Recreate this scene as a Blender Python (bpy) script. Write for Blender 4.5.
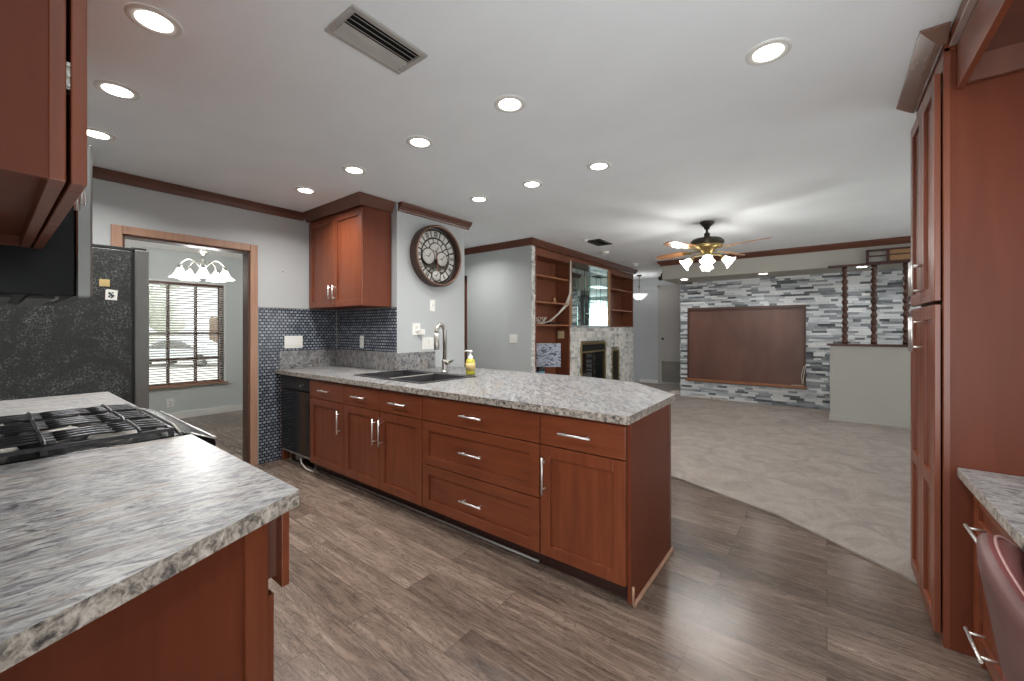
import bpy, bmesh, math, random
from mathutils import Vector, Matrix
random.seed(7)
PI = math.pi
for o in list(bpy.data.objects):
    bpy.data.objects.remove(o)
SC = bpy.context.scene
COL = SC.collection

# ------------------------------------------------------------------ camera, world, exposure
H = 1.337
cd = bpy.data.cameras.new('camera'); cam = bpy.data.objects.new('camera', cd); COL.objects.link(cam)
cd.sensor_width = 36.0; cd.lens = 36.0 * 407.0 / 1024.0
cd.shift_y = -11.5 / 1024.0; cd.clip_start = 0.02; cd.clip_end = 300
cam.location = (0, 0, H); cam.rotation_euler = (PI / 2, 0, math.radians(37.74))
SC.camera = cam
w = bpy.data.worlds.new('overcast_sky'); SC.world = w; w.use_nodes = True
bg = w.node_tree.nodes['Background']; bg.inputs[0].default_value = (0.93, 0.97, 1.0, 1); bg.inputs[1].default_value = 2.6
SC.view_settings.view_transform = 'Standard'; SC.view_settings.look = 'None'
SC.view_settings.gamma = 1.0; SC.view_settings.use_curve_mapping = False
SC.view_settings.exposure = 0.12
cy = SC.cycles
cy.use_denoising = True; cy.max_bounces = 12; cy.diffuse_bounces = 9; cy.glossy_bounces = 4
cy.transmission_bounces = 4; cy.transparent_max_bounces = 12; cy.sample_clamp_indirect = 6.0
cy.caustics_reflective = False; cy.caustics_refractive = False
P_CAN = 8.4      # watts of one recessed can
P_FAN = 9.0      # watts of one fan bulb
P_CHAND = 11.0
def fill_light(name, loc, rot, sx, sy, power):
    l = bpy.data.lights.new(name, 'AREA'); l.shape = 'RECTANGLE'; l.size = sx; l.size_y = sy; l.energy = power; l.color = (0.96, 0.985, 1.0)
    o = bpy.data.objects.new(name, l); COL.objects.link(o); o.location = loc; o.rotation_euler = rot
sl = bpy.data.lights.new('sun', 'SUN'); sl.energy = 4.0; sl.angle = .02
so = bpy.data.objects.new('sun', sl); COL.objects.link(so); so.rotation_euler = Vector((.12, .55, .83)).to_track_quat('Z', 'Y').to_euler()
# added area lamps as room fill, at the unseen rear opening and side glazing
fill_light('fill_opening', (.35, -.32, 1.22), (math.radians(120), 0, 0), 1.36, 2.2, 38)
fill_light('fill_patio', (3.46, 5.42, 1.24), (math.radians(90), 0, math.radians(90)), 3.6, 2.2, 19)
LAMP_COL = (1.0, 0.985, 0.965)

# ------------------------------------------------------------------ materials
def lin(c):
    return tuple(((v / 255) / 12.92 if v / 255 <= .04045 else ((v / 255 + .055) / 1.055) ** 2.4) for v in c) + (1,)

LIN = lin

class NT:
    def __init__(s, name):
        s.m = bpy.data.materials.new(name); s.m.use_nodes = True
        s.t = s.m.node_tree; s.b = s.t.nodes['Principled BSDF']; s.out = s.t.nodes['Material Output']
    def n(s, typ, **kw):
        x = s.t.nodes.new(typ)
        for k, v in kw.items(): setattr(x, k, v)
        return x
    def l(s, a, b): s.t.links.new(a, b)
    def coord(s, scale=(1, 1, 1), rot=(0, 0, 0), kind='Object'):
        tc = s.n('ShaderNodeTexCoord'); mp = s.n('ShaderNodeMapping')
        mp.inputs['Scale'].default_value = scale; mp.inputs['Rotation'].default_value = rot
        s.l(tc.outputs[kind], mp.inputs[0]); return mp.outputs[0]
    def noise(s, vec, scale, detail=4, rough=.55, dist=0):
        x = s.n('ShaderNodeTexNoise'); x.inputs['Scale'].default_value = scale; x.inputs['Detail'].default_value = detail
        x.inputs['Roughness'].default_value = rough; x.inputs['Distortion'].default_value = dist
        s.l(vec, x.inputs['Vector']); return x.outputs['Fac']
    def ramp(s, fac, stops, interp='LINEAR'):
        r = s.n('ShaderNodeValToRGB'); cr = r.color_ramp; cr.interpolation = interp
        while len(cr.elements) < len(stops): cr.elements.new(.5)
        for e, (p, c) in zip(cr.elements, stops): e.position = p; e.color = c
        s.l(fac, r.inputs[0]); return r.outputs[0]
    def mix(s, fac, a, b, mode='MIX'):
        x = s.n('ShaderNodeMix', data_type='RGBA', blend_type=mode)
        for sock, v in ((x.inputs[0], fac), (x.inputs[6], a), (x.inputs[7], b)):
            if hasattr(v, 'is_output'): s.l(v, sock)
            else: sock.default_value = v
        return x.outputs[2]
    def bump(s, h, strength=.2, dist=.01):
        x = s.n('ShaderNodeBump'); x.inputs['Strength'].default_value = strength; x.inputs['Distance'].default_value = dist
        s.l(h, x.inputs['Height']); s.l(x.outputs[0], s.b.inputs['Normal'])
    def set(s, **kw):
        for k, v in kw.items():
            i = s.b.inputs[k.replace('_', ' ')]
            if hasattr(v, 'is_output'): s.l(v, i)
            else: i.default_value = v
        return s

def plain(name, rgb, rough=.5, metal=0, var=.06, scale=8, bump=0, coat=0):
    """a colour with a faint procedural mottle"""
    t = NT(name); c = lin(rgb); v = t.coord(); f = t.noise(v, scale)
    lo = tuple(x * (1 - var) for x in c[:3]) + (1,); hi = tuple(min(1, x * (1 + var)) for x in c[:3]) + (1,)
    t.set(Base_Color=t.ramp(f, [(.3, lo), (.7, hi)]), Roughness=rough, Metallic=metal)
    if coat: t.set(Coat_Weight=coat, Coat_Roughness=.15)
    if bump: t.bump(t.noise(v, scale * 12, 3), bump, .003)
    return t.m

def wood(name, dark, light, scale=(26, 26, 2.2), rough=.36, coat=.10, spec=.5):
    t = NT(name); v = t.coord(scale)
    f = t.noise(v, 1.0, 5, .6, .6); g = t.noise(t.coord((3, 3, 1.4)), 1.0, 2)
    base = t.ramp(f, [(.28, lin(dark)), (.72, lin(light))])
    base = t.mix(.35, base, t.ramp(g, [(.3, lin(dark)), (.7, lin(light))]))
    t.set(Base_Color=base, Roughness=rough, Coat_Weight=coat, Coat_Roughness=.25, Specular_IOR_Level=spec)
    t.bump(f, .04, .002); return t.m

def emit(name, rgb, strength):
    t = NT(name); v = t.coord(); f = t.noise(v, 3)
    c = t.ramp(f, [(0, lin(rgb)), (1, lin(rgb))])
    t.set(Base_Color=lin(rgb), Emission_Color=c, Emission_Strength=strength); return t.m

M = {}
M['wall'] = plain('wall_paint', (184, 187, 187), .75, var=.02, scale=2, bump=.05)
M['dining_wall'] = plain('dining_paint', (196, 200, 197), .75, var=.02, scale=2, bump=.05)
M['greywall'] = plain('divider_paint', (178, 176, 167), .75, var=.02, scale=2, bump=.05)
M['hallwall'] = plain('hall_paint', (184, 186, 190), .75, var=.02, scale=2, bump=.05)
M['ceiling'] = plain('ceiling_paint', (241, 246, 248), .85, var=.02, scale=3, bump=.15)
M['doorpaint'] = plain('closet_door_paint', (172, 168, 165), .6, var=.02)
M['clockwhite'] = plain('aged_dial_white', (198, 196, 190), .55, var=.08, scale=20)
M['clockrim'] = wood('clock_rim_brown', (56, 38, 31), (80, 56, 47), (10, 10, 10), .35)
M['clockedge'] = plain('copper_edge', (150, 116, 100), .35, .5)
M['crown_gloss'] = wood('glossy_crown_wood', (104, 72, 56), (124, 90, 72), (3, 3, 30), .14, 1.0)
M['white'] = plain('white_trim_paint', (222, 221, 216), .45, var=.02)
M['plastic'] = plain('white_plastic', (232, 230, 224), .35, var=.02)
M['ivory'] = plain('ivory_plastic', (215, 198, 160), .4, var=.03)
M['cherry'] = wood('cherry_wood', (98, 46, 26), (131, 69, 41))
M['cherry_h'] = wood('cherry_wood_across', (98, 46, 26), (131, 69, 41), (2.2, 26, 26))
M['cherry_panel'] = wood('cherry_end_panel', (95, 45, 27), (112, 57, 36), (18, 18, 1.5), .45, .0, .25)
M['cherry_in'] = wood('cabinet_underside_wood', (92, 56, 44), (112, 70, 54), (12, 12, 2), .5)
M['crown'] = wood('crown_wood', (82, 47, 34), (110, 66, 48), (3, 3, 30), .4)
M['walnut'] = wood('bookcase_wood', (96, 54, 36), (134, 78, 52), (20, 20, 2), .45)
M['oak'] = wood('oak_casing', (150, 112, 90), (180, 142, 118), (24, 24, 2.2), .45)
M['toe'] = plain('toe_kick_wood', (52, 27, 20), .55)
M['darkwood'] = wood('dark_turned_wood', (58, 34, 26), (92, 54, 40), (20, 20, 6), .4)
M['shelf_edge'] = wood('shelf_wood', (140, 88, 58), (168, 112, 78), (3, 30, 30), .45)
M['tanwood'] = wood('tan_wood', (150, 112, 76), (178, 138, 98), (3, 20, 20), .5)
M['board'] = wood('brown_board', (92, 62, 52), (118, 84, 72), (3, 3, 1.2), .42)
M['boardframe'] = wood('board_frame_wood', (66, 40, 32), (92, 60, 48), (4, 4, 20), .45)
M['steel'] = plain('brushed_steel', (226, 224, 220), .36, .85, .03, 30)
M['mwsteel'] = plain('stainless_edge', (150, 149, 146), .22, 1, .06, 9)
M['nickel'] = plain('brushed_nickel', (176, 172, 164), .3, 1, .06, 30)
M['brass'] = plain('brass', (186, 166, 116), .32, 1, .08, 30)
M['bronze'] = plain('dark_bronze', (66, 60, 52), .4, .7, .1, 20)
M['iron'] = plain('cast_iron', (78, 78, 80), .34, .85, .2, 40, .1)
M['black'] = plain('black_enamel', (20, 20, 21), .20, 0, .1, 6)
M['black'].node_tree.nodes['Principled BSDF'].inputs['Specular IOR Level'].default_value = .22
M['blackmat'] = plain('black_plastic', (28, 28, 29), .42, 0, .1, 12)
M['dwblack'] = plain('dishwasher_black', (26, 26, 26), .14, 0, .1, 5)
M['gasket'] = plain('rubber_gasket', (16, 16, 17), .6)
M['sinkblack'] = plain('black_composite', (46, 45, 46), .5, 0, .15, 60)
M['gap'] = plain('dark_void', (10, 9, 9), .9)
M['greymetal'] = plain('grey_metal', (150, 146, 140), .45, .4, .06, 10)
M['ventmetal'] = plain('vent_metal', (178, 175, 169), .5, .2, .08, 10)
M['wire'] = plain('white_cable', (214, 208, 196), .5)
M['vinyl'] = plain('mauve_leather', (100, 72, 69), .5, 0, .1, 7, .12)
M['vinyl_in'] = plain('rose_leather', (118, 68, 67), .48, 0, .1, 7, .12)
M['thread'] = plain('pale_piping', (160, 122, 118), .5)
M['blind'] = plain('blind_slat', (236, 234, 228), .5, 0, .02)
M['umber'] = wood('window_frame_wood', (70, 44, 34), (96, 62, 48), (20, 20, 3), .5)
M['blue'] = plain('blue_canister', (92, 146, 166), .4)
M['lime'] = plain('yellow_soap', (186, 178, 62), .2, 0, .05)
M['paper'] = plain('tan_paper', (196, 172, 116), .7, 0, .12, 60)
M['ink'] = plain('dark_ink', (62, 78, 76), .7)
M['carpaint'] = plain('silver_car_paint', (205, 208, 212), .25, .3, .03, 2, coat=.5)
M['tyre'] = plain('tyre_rubber', (36, 36, 38), .8)
M['concrete'] = plain('driveway_concrete', (188, 184, 176), .9, 0, .1, 1.5, .2)
M['fence'] = wood('weathered_fence', (112, 84, 62), (150, 116, 88), (6, 6, 1.5), .7, 0)
M['leaf'] = plain('pale_foliage', (214, 218, 206), .7, 0, .25, 3, .5)
M['bark'] = wood('bark', (88, 74, 62), (120, 104, 90), (10, 10, 2), .85, 0)
M['lens'] = emit('lamp_lens', (255, 250, 240), 16)
M['frost'] = emit('lit_frosted_glass', (255, 248, 236), 4.5)
M['frost_bell'] = emit('lit_bell_glass', (255, 250, 242), 1.5)
M['frost_soft'] = emit('frosted_bowl', (250, 248, 244), .9)

def glassy(name, tint, gloss=.1):
    t = NT(name); t.t.nodes.remove(t.b)
    a = t.n('ShaderNodeBsdfTransparent'); a.inputs[0].default_value = tint
    g = t.n('ShaderNodeBsdfGlossy'); g.inputs['Roughness'].default_value = .02
    lw = t.n('ShaderNodeLayerWeight'); lw.inputs[0].default_value = .35
    mp = t.n('ShaderNodeMath', operation='MULTIPLY_ADD'); t.l(lw.outputs['Fresnel'], mp.inputs[0]); mp.inputs[1].default_value = .5; mp.inputs[2].default_value = gloss
    mx = t.n('ShaderNodeMixShader'); t.l(mp.outputs[0], mx.inputs[0]); t.l(a.outputs[0], mx.inputs[1]); t.l(g.outputs[0], mx.inputs[2])
    t.l(mx.outputs[0], t.out.inputs[0]); return t.m
M['pane'] = glassy('window_glass', (.97, .98, .97, 1), .02)
M['shelfglass'] = glassy('teal_shelf_glass', (.62, .82, .78, 1), .12)
M['smokeglass'] = glassy('smoked_glass', (.35, .34, .33, 1), .12)
t = NT('mirror_glass'); f = t.noise(t.coord(), 2)
t.set(Base_Color=t.ramp(f, [(0, (.72, .82, .80, 1)), (1, (.76, .85, .83, 1))]), Metallic=1, Roughness=.02); M['mirror'] = t.m

# plank floor: boards run along x
def planks(name, stops, rough=.3, rowh=.165, rot=0):
    t = NT(name); v = t.coord(rot=(0, 0, rot))
    br = t.n('ShaderNodeTexBrick'); br.offset = .37; br.offset_frequency = 2; t.l(v, br.inputs['Vector'])
    br.inputs['Color1'].default_value = (0, 0, 0, 1); br.inputs['Color2'].default_value = (1, 1, 1, 1); br.inputs['Mortar'].default_value = (.5, .5, .5, 1)
    br.inputs['Scale'].default_value = 1; br.inputs['Mortar Size'].default_value = .0012; br.inputs['Brick Width'].default_value = 1.25; br.inputs['Row Height'].default_value = rowh
    br.inputs['Bias'].default_value = 0
    sep = t.n('ShaderNodeSeparateColor'); t.l(br.outputs['Color'], sep.inputs[0])
    add = t.n('ShaderNodeVectorMath', operation='ADD'); cmb = t.n('ShaderNodeCombineXYZ')
    ml = t.n('ShaderNodeMath', operation='MULTIPLY'); t.l(sep.outputs[0], ml.inputs[0]); ml.inputs[1].default_value = 37
    t.l(ml.outputs[0], cmb.inputs[2]); t.l(v, add.inputs[0]); t.l(cmb.outputs[0], add.inputs[1])
    mp = t.n('ShaderNodeMapping'); mp.inputs['Scale'].default_value = (2.6, 34, 1); t.l(add.outputs[0], mp.inputs[0])
    f = t.noise(mp.outputs[0], 1.3, 8, .7, .9)
    mp2 = t.n('ShaderNodeMapping'); mp2.inputs['Scale'].default_value = (1.5, 9, 1); t.l(add.outputs[0], mp2.inputs[0])
    f2 = t.noise(mp2.outputs[0], 1.2, 5, .6, 1.6)
    mx = t.n('ShaderNodeMath', operation='MULTIPLY_ADD'); t.l(f, mx.inputs[0]); mx.inputs[1].default_value = .62
    m2 = t.n('ShaderNodeMath', operation='MULTIPLY_ADD'); t.l(f2, m2.inputs[0]); m2.inputs[1].default_value = .42
    m3 = t.n('ShaderNodeMath', operation='MULTIPLY_ADD'); t.l(sep.outputs[0], m3.inputs[0]); m3.inputs[1].default_value = .16; m3.inputs[2].default_value = -.10
    t.l(m3.outputs[0], m2.inputs[2]); t.l(m2.outputs[0], mx.inputs[2])
    c = t.ramp(mx.outputs[0], stops)
    mp4 = t.n('ShaderNodeMapping'); mp4.inputs['Scale'].default_value = (1.3, 10, 1); t.l(add.outputs[0], mp4.inputs[0])
    h = t.noise(mp4.outputs[0], 1.7, 6, .7, 2.2)
    c = t.mix(t.ramp(h, [(.470, (0, 0, 0, 1)), (.497, (.62, .62, .62, 1)), (.503, (.62, .62, .62, 1)), (.53, (0, 0, 0, 1))]), c, lin((52, 42, 36)))
    c = t.mix(br.outputs['Fac'], c, lin((58, 48, 43)))
    rr = t.ramp(f, [(.3, (rough + .10,) * 3 + (1,)), (.7, (rough,) * 3 + (1,))])
    t.set(Base_Color=c, Roughness=rr); t.bump(mx.outputs[0], .12, .003); return t.m
M['planks'] = planks('laminate_planks', [(.30, lin((60, 49, 43))), (.43, lin((98, 83, 73))), (.58, lin((126, 109, 97))), (.76, lin((166, 149, 136)))], .2)

t = NT('carpet_pile'); v = t.coord(); f = t.noise(v, 75, 4, .8); g = t.noise(v, 3.4, 6, .7, 1.6)
c = t.mix(.45, t.ramp(g, [(.36, lin((126, 114, 105))), (.50, lin((158, 145, 135))), (.64, lin((180, 167, 157)))]), t.ramp(f, [(.3, lin((122, 109, 100))), (.7, lin((190, 176, 165)))]))
t.set(Base_Color=c, Roughness=.95, Sheen_Weight=.2); t.bump(f, .9, .02); M['carpet'] = t.m

# granite-look laminate with drawn-out streaks
def granite(name, rot, shift=0, tone=1.0, sc=(12, 46), dist=2.0):
    lin = lambda c: tuple(x * tone for x in LIN(c)[:3]) + (1,)
    t = NT(name); v = t.coord((1, 1, 1), (0, 0, rot))
    mp = t.n('ShaderNodeMapping'); mp.inputs['Scale'].default_value = (sc[0], sc[1], sc[1] * .6); mp.inputs['Location'].default_value = (shift, shift, shift); t.l(v, mp.inputs[0])
    f = t.noise(mp.outputs[0], 1.0, 8, .74, dist)
    mp2 = t.n('ShaderNodeMapping'); mp2.inputs['Scale'].default_value = (3.5, 20, 10); mp2.inputs['Location'].default_value = (shift + 5, 2, 0); t.l(v, mp2.inputs[0])
    g = t.noise(mp2.outputs[0], 1.0, 5, .6, 1.2)
    mp3 = t.n('ShaderNodeMapping'); mp3.inputs['Scale'].default_value = (48, 110, 80); t.l(v, mp3.inputs[0])
    s = t.noise(mp3.outputs[0], 1.0, 4, .7, .6)
    base = t.ramp(f, [(.32, lin((62, 62, 68))), (.42, lin((132, 132, 138))), (.50, lin((186, 185, 184))), (.62, lin((224, 223, 221)))])
    tan = t.ramp(g, [(.52, (0, 0, 0, 1)), (.70, (1, 1, 1, 1))])
    base = t.mix(t.mix(.6, (0, 0, 0, 1), tan), base, lin((188, 164, 138)))
    dk = t.ramp(s, [(.30, (1, 1, 1, 1)), (.42, (0, 0, 0, 1))])
    base = t.mix(t.mix(.8, (0, 0, 0, 1), dk), base, lin((70, 66, 66)))
    t.set(Base_Color=base, Roughness=.36, Specular_IOR_Level=.35); return t.m
M['granite'] = granite('granite_laminate_island', math.radians(52), 3, .46, (8, 32), 1.2)
M['granite2'] = granite('granite_laminate_range', math.radians(97), 11, .63, (12, 36), 1.7)
M['granite3'] = granite('granite_laminate_desk', math.radians(20), 23, .62, (13, 24), 1.6)
t = NT('granite_edge'); v = t.coord(); f = t.noise(v, 48, 6, .72, .5)
t.set(Base_Color=t.ramp(f, [(.34, lin((50, 46, 44))), (.44, lin((118, 112, 106))), (.54, lin((172, 163, 152))), (.68, lin((206, 200, 192)))]), Roughness=.3); M['granite_edge'] = t.m

# slate-blue mosaic
t = NT('slate_mosaic')
tc = t.n('ShaderNodeTexCoord'); br = t.n('ShaderNodeTexBrick'); br.offset = .5
sep = t.n('ShaderNodeSeparateXYZ'); t.l(tc.outputs['Object'], sep.inputs[0]); cmb = t.n('ShaderNodeCombineXYZ')
ad = t.n('ShaderNodeMath', operation='ADD'); t.l(sep.outputs[0], ad.inputs[0]); t.l(sep.outputs[1], ad.inputs[1])
t.l(ad.outputs[0], cmb.inputs[0]); t.l(sep.outputs[2], cmb.inputs[1]); t.l(cmb.outputs[0], br.inputs['Vector'])
br.inputs['Color1'].default_value = lin((96, 103, 116)); br.inputs['Color2'].default_value = lin((146, 152, 162)); br.inputs['Mortar'].default_value = lin((28, 30, 37))
br.inputs['Scale'].default_value = 1; br.inputs['Mortar Size'].default_value = .0062; br.inputs['Brick Width'].default_value = .040; br.inputs['Row Height'].default_value = .030; br.inputs['Mortar Smooth'].default_value = .25
t.set(Base_Color=br.outputs['Color'], Roughness=.22); t.bump(br.outputs['Fac'], -.4, .004); M['mosaic'] = t.m

def island_stone(name, stops, rough=.7):
    t = NT(name); ge = t.n('ShaderNodeNewGeometry'); v = t.coord((2, 2, 9)); f = t.noise(v, 2.2, 5, .65, .5)
    mx = t.n('ShaderNodeMath', operation='MULTIPLY_ADD'); t.l(f, mx.inputs[0]); mx.inputs[1].default_value = .5
    m2 = t.n('ShaderNodeMath', operation='MULTIPLY_ADD'); t.l(ge.outputs['Random Per Island'], m2.inputs[0]); m2.inputs[1].default_value = .75; m2.inputs[2].default_value = -.12
    t.l(m2.outputs[0], mx.inputs[2])
    t.set(Base_Color=t.ramp(mx.outputs[0], stops), Roughness=rough); t.bump(f, .3, .006); return t.m
M['ledger'] = island_stone('ledger_stone', [(.12, lin((78, 82, 86))), (.28, lin((138, 144, 149))), (.46, lin((186, 192, 196))), (.62, lin((226, 230, 232))), (1, lin((243, 244, 243)))])
M['mosaicstone'] = island_stone('fireplace_stone', [(.05, lin((150, 152, 155))), (.25, lin((196, 196, 193))), (.6, lin((220, 217, 210))), (1, lin((238, 236, 230)))])

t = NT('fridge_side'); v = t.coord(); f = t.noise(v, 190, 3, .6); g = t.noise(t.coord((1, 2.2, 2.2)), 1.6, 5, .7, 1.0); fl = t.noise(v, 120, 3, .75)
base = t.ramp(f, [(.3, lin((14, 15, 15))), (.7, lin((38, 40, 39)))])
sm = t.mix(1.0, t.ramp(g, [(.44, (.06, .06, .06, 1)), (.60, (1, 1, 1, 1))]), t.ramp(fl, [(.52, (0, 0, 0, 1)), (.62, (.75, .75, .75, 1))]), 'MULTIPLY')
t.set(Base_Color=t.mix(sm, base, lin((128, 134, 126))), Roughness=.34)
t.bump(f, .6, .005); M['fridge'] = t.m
M['fridgedoor'] = plain('fridge_door_metal', (112, 112, 109), .38, .5, .05, 20)
t = NT('painted_canvas'); v = t.coord((3, 3, 4.5)); f = t.noise(v, 2.2, 6, .7, 2.4)
t.set(Base_Color=t.ramp(f, [(.36, lin((38, 44, 66))), (.45, lin((96, 104, 132))), (.52, lin((206, 212, 222))), (.6, lin((120, 130, 150))), (.68, lin((228, 230, 232)))]), Roughness=.6); M['canvas'] = t.m
t = NT('fan_blade_wood'); v = t.coord((2, 20, 20)); f = t.noise(v, 1, 4, .6, .5)
t.set(Base_Color=t.ramp(f, [(.3, lin((140, 92, 56))), (.7, lin((186, 132, 86)))]), Roughness=.3, Coat_Weight=.4); M['blade'] = t.m

# ------------------------------------------------------------------ mesh builder
class MB:
    def __init__(s): s.v = []; s.f = []; s.sm = []; s.mi = []
    def add(s, vs, fs, smooth=False, mi=0):
        k = len(s.v); s.v += [tuple(p) for p in vs]
        for f in fs: s.f.append(tuple(i + k for i in f)); s.sm.append(smooth); s.mi.append(mi)
        return s
    def box(s, x0, x1, y0, y1, z0, z1, mi=0):
        x0, x1 = min(x0, x1), max(x0, x1); y0, y1 = min(y0, y1), max(y0, y1); z0, z1 = min(z0, z1), max(z0, z1)
        return s.add([(x0, y0, z0), (x1, y0, z0), (x1, y1, z0), (x0, y1, z0), (x0, y0, z1), (x1, y0, z1), (x1, y1, z1), (x0, y1, z1)],
                     [(0, 3, 2, 1), (4, 5, 6, 7), (0, 1, 5, 4), (1, 2, 6, 5), (2, 3, 7, 6), (3, 0, 4, 7)], mi=mi)
    def obox(s, c, ax, ay, az, mi=0):
        c = Vector(c); ax, ay, az = Vector(ax), Vector(ay), Vector(az)
        vs = [c + sx * ax + sy * ay + sz * az for sz in (-1, 1) for sx, sy in ((-1, -1), (1, -1), (1, 1), (-1, 1))]
        return s.add(vs, [(0, 3, 2, 1), (4, 5, 6, 7), (0, 1, 5, 4), (1, 2, 6, 5), (2, 3, 7, 6), (3, 0, 4, 7)], mi=mi)
    def prism(s, poly, z0, z1, mi=0):
        n = len(poly)
        vs = [(x, y, z0) for x, y in poly] + [(x, y, z1) for x, y in poly]
        fs = [tuple(range(n - 1, -1, -1)), tuple(range(n, 2 * n))] + [(i, (i + 1) % n, n + (i + 1) % n, n + i) for i in range(n)]
        return s.add(vs, fs, mi=mi)
    def sweep(s, prof, path, up=(0, 0, 1), closed=False, mi=0, smooth=False):
        """profile (a, b): a across (to the right-hand side of travel), b along up; mitred"""
        up = Vector(up); n = len(path); m = len(prof); P = [Vector(p) for p in path]; vs = []
        for i, p in enumerate(P):
            d0 = (p - P[i - 1]).normalized() if i else None; d1 = (P[i + 1] - p).normalized() if i < n - 1 else None
            if d0 is None: d0 = d1
            if d1 is None: d1 = d0
            r0 = d0.cross(up).normalized(); r1 = d1.cross(up).normalized(); r = (r0 + r1)
            r = r / max(.2, r.dot(r0)) if r.length > 1e-6 else r0
            vs += [p + r * a + up * b for a, b in prof]
        fs = []
        for i in range(n - 1):
            for j in range(m):
                a = i * m + j; b = i * m + (j + 1) % m
                fs.append((a, b, b + m, a + m))
        fs.append(tuple(range(m))); fs.append(tuple(range((n - 1) * m + m - 1, (n - 1) * m - 1, -1)))
        return s.add(vs, fs, smooth, mi)
    def tube(s, pts, r, seg=10, mi=0, caps=True):
        P = [Vector(p) for p in pts]; n = len(P); R = r if isinstance(r, (list, tuple)) else [r] * n
        vs = []; prev = None
        for i, p in enumerate(P):
            d = (P[min(i + 1, n - 1)] - P[max(i - 1, 0)]).normalized()
            if prev is None:
                a = d.cross(Vector((0, 0, 1)) if abs(d.z) < .9 else Vector((1, 0, 0))).normalized()
            else:
                a = (prev - d * prev.dot(d)).normalized()
            b = d.cross(a); prev = a
            vs += [p + (a * math.cos(2 * PI * k / seg) + b * math.sin(2 * PI * k / seg)) * R[i] for k in range(seg)]
        fs = [(i * seg + k, i * seg + (k + 1) % seg, (i + 1) * seg + (k + 1) % seg, (i + 1) * seg + k) for i in range(n - 1) for k in range(seg)]
        s.add(vs, fs, True, mi)
        if caps:
            k0 = len(s.v) - n * seg
            s.f.append(tuple(k0 + k for k in range(seg - 1, -1, -1))); s.sm.append(False); s.mi.append(mi)
            s.f.append(tuple(k0 + (n - 1) * seg + k for k in range(seg))); s.sm.append(False); s.mi.append(mi)
        return s
    def lathe(s, prof, c=(0, 0, 0), seg=28, axis=(0, 0, 1), mi=0, smooth=True, wob=None):
        """profile of (radius, height) along axis"""
        ax = Vector(axis).normalized(); u = ax.orthogonal().normalized()
        if abs(ax.z) > .99: u = Vector((1, 0, 0))
        w_ = ax.cross(u); c = Vector(c); n = len(prof); vs = []
        for i, (r, h) in enumerate(prof):
            for k in range(seg):
                a = 2 * PI * k / seg; rr = r * (wob(i, a) if wob else 1)
                vs.append(c + ax * h + (u * math.cos(a) + w_ * math.sin(a)) * rr)
        fs = [(i * seg + k, i * seg + (k + 1) % seg, (i + 1) * seg + (k + 1) % seg, (i + 1) * seg + k) for i in range(n - 1) for k in range(seg)]
        return s.add(vs, fs, smooth, mi)
    def disc(s, c, r, axis=(0, 0, 1), seg=28, mi=0):
        ax = Vector(axis).normalized(); u = ax.orthogonal().normalized(); w_ = ax.cross(u); c = Vector(c)
        return s.add([c + (u * math.cos(2 * PI * k / seg) + w_ * math.sin(2 * PI * k / seg)) * r for k in range(seg)], [tuple(range(seg))], mi=mi)
    def build(s, name, mat, parent=None, bevel=0, loc=None):
        me = bpy.data.meshes.new(name); me.from_pydata(s.v, [], s.f)
        for p, sm, mi in zip(me.polygons, s.sm, s.mi): p.use_smooth = sm; p.material_index = mi
        bm = bmesh.new(); bm.from_mesh(me); bmesh.ops.recalc_face_normals(bm, faces=bm.faces); bm.to_mesh(me); bm.free()
        for m in (mat if isinstance(mat, (list, tuple)) else [mat]): me.materials.append(M[m] if isinstance(m, str) else m)
        o = bpy.data.objects.new(name, me); COL.objects.link(o)
        if parent: o.parent = parent
        if loc: o.location = loc
        if bevel:
            b = o.modifiers.new('edge', 'BEVEL'); b.width = bevel; b.segments = 2; b.limit_method = 'ANGLE'; b.angle_limit = math.radians(50)
        return o

def tag(o, label, cat, group=None, kind=None):
    o['label'] = label; o['category'] = cat
    if group: o['group'] = group
    if kind: o['kind'] = kind
    return o
def thing(name, label, cat, loc=(0, 0, 0), rz=0, group=None):
    o = bpy.data.objects.new(name, None); COL.objects.link(o); o.location = loc; o.rotation_euler = (0, 0, rz)
    o.empty_display_size = .1
    return tag(o, label, cat, group)
def struct(mb, name, mat, bevel=0, parent=None):
    o = mb.build(name, mat, parent, bevel)
    o['kind'] = 'structure'; return o
def dup(root, loc, rz=None, label=None):
    r = root.copy(); COL.objects.link(r); r.location = loc
    if rz is not None: r.rotation_euler = (0, 0, rz)
    if label: r['label'] = label
    for ch in list(root.children):
        c = ch.copy(); COL.objects.link(c); c.parent = r
        for g in list(ch.children):
            d = g.copy(); COL.objects.link(d); d.parent = c
    return r
def lamp(name, kind, loc, power, parent=None, size=.12, col=LAMP_COL, spread=None, rot=None):
    l = bpy.data.lights.new(name, kind); l.energy = power; l.color = col
    if kind == 'AREA': l.shape = 'DISK'; l.size = size; l.spread = spread or PI
    else: l.shadow_soft_size = size
    o = bpy.data.objects.new(name, l); COL.objects.link(o); o.location = loc
    if rot: o.rotation_euler = rot
    if parent: o.parent = parent
    return o

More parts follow.
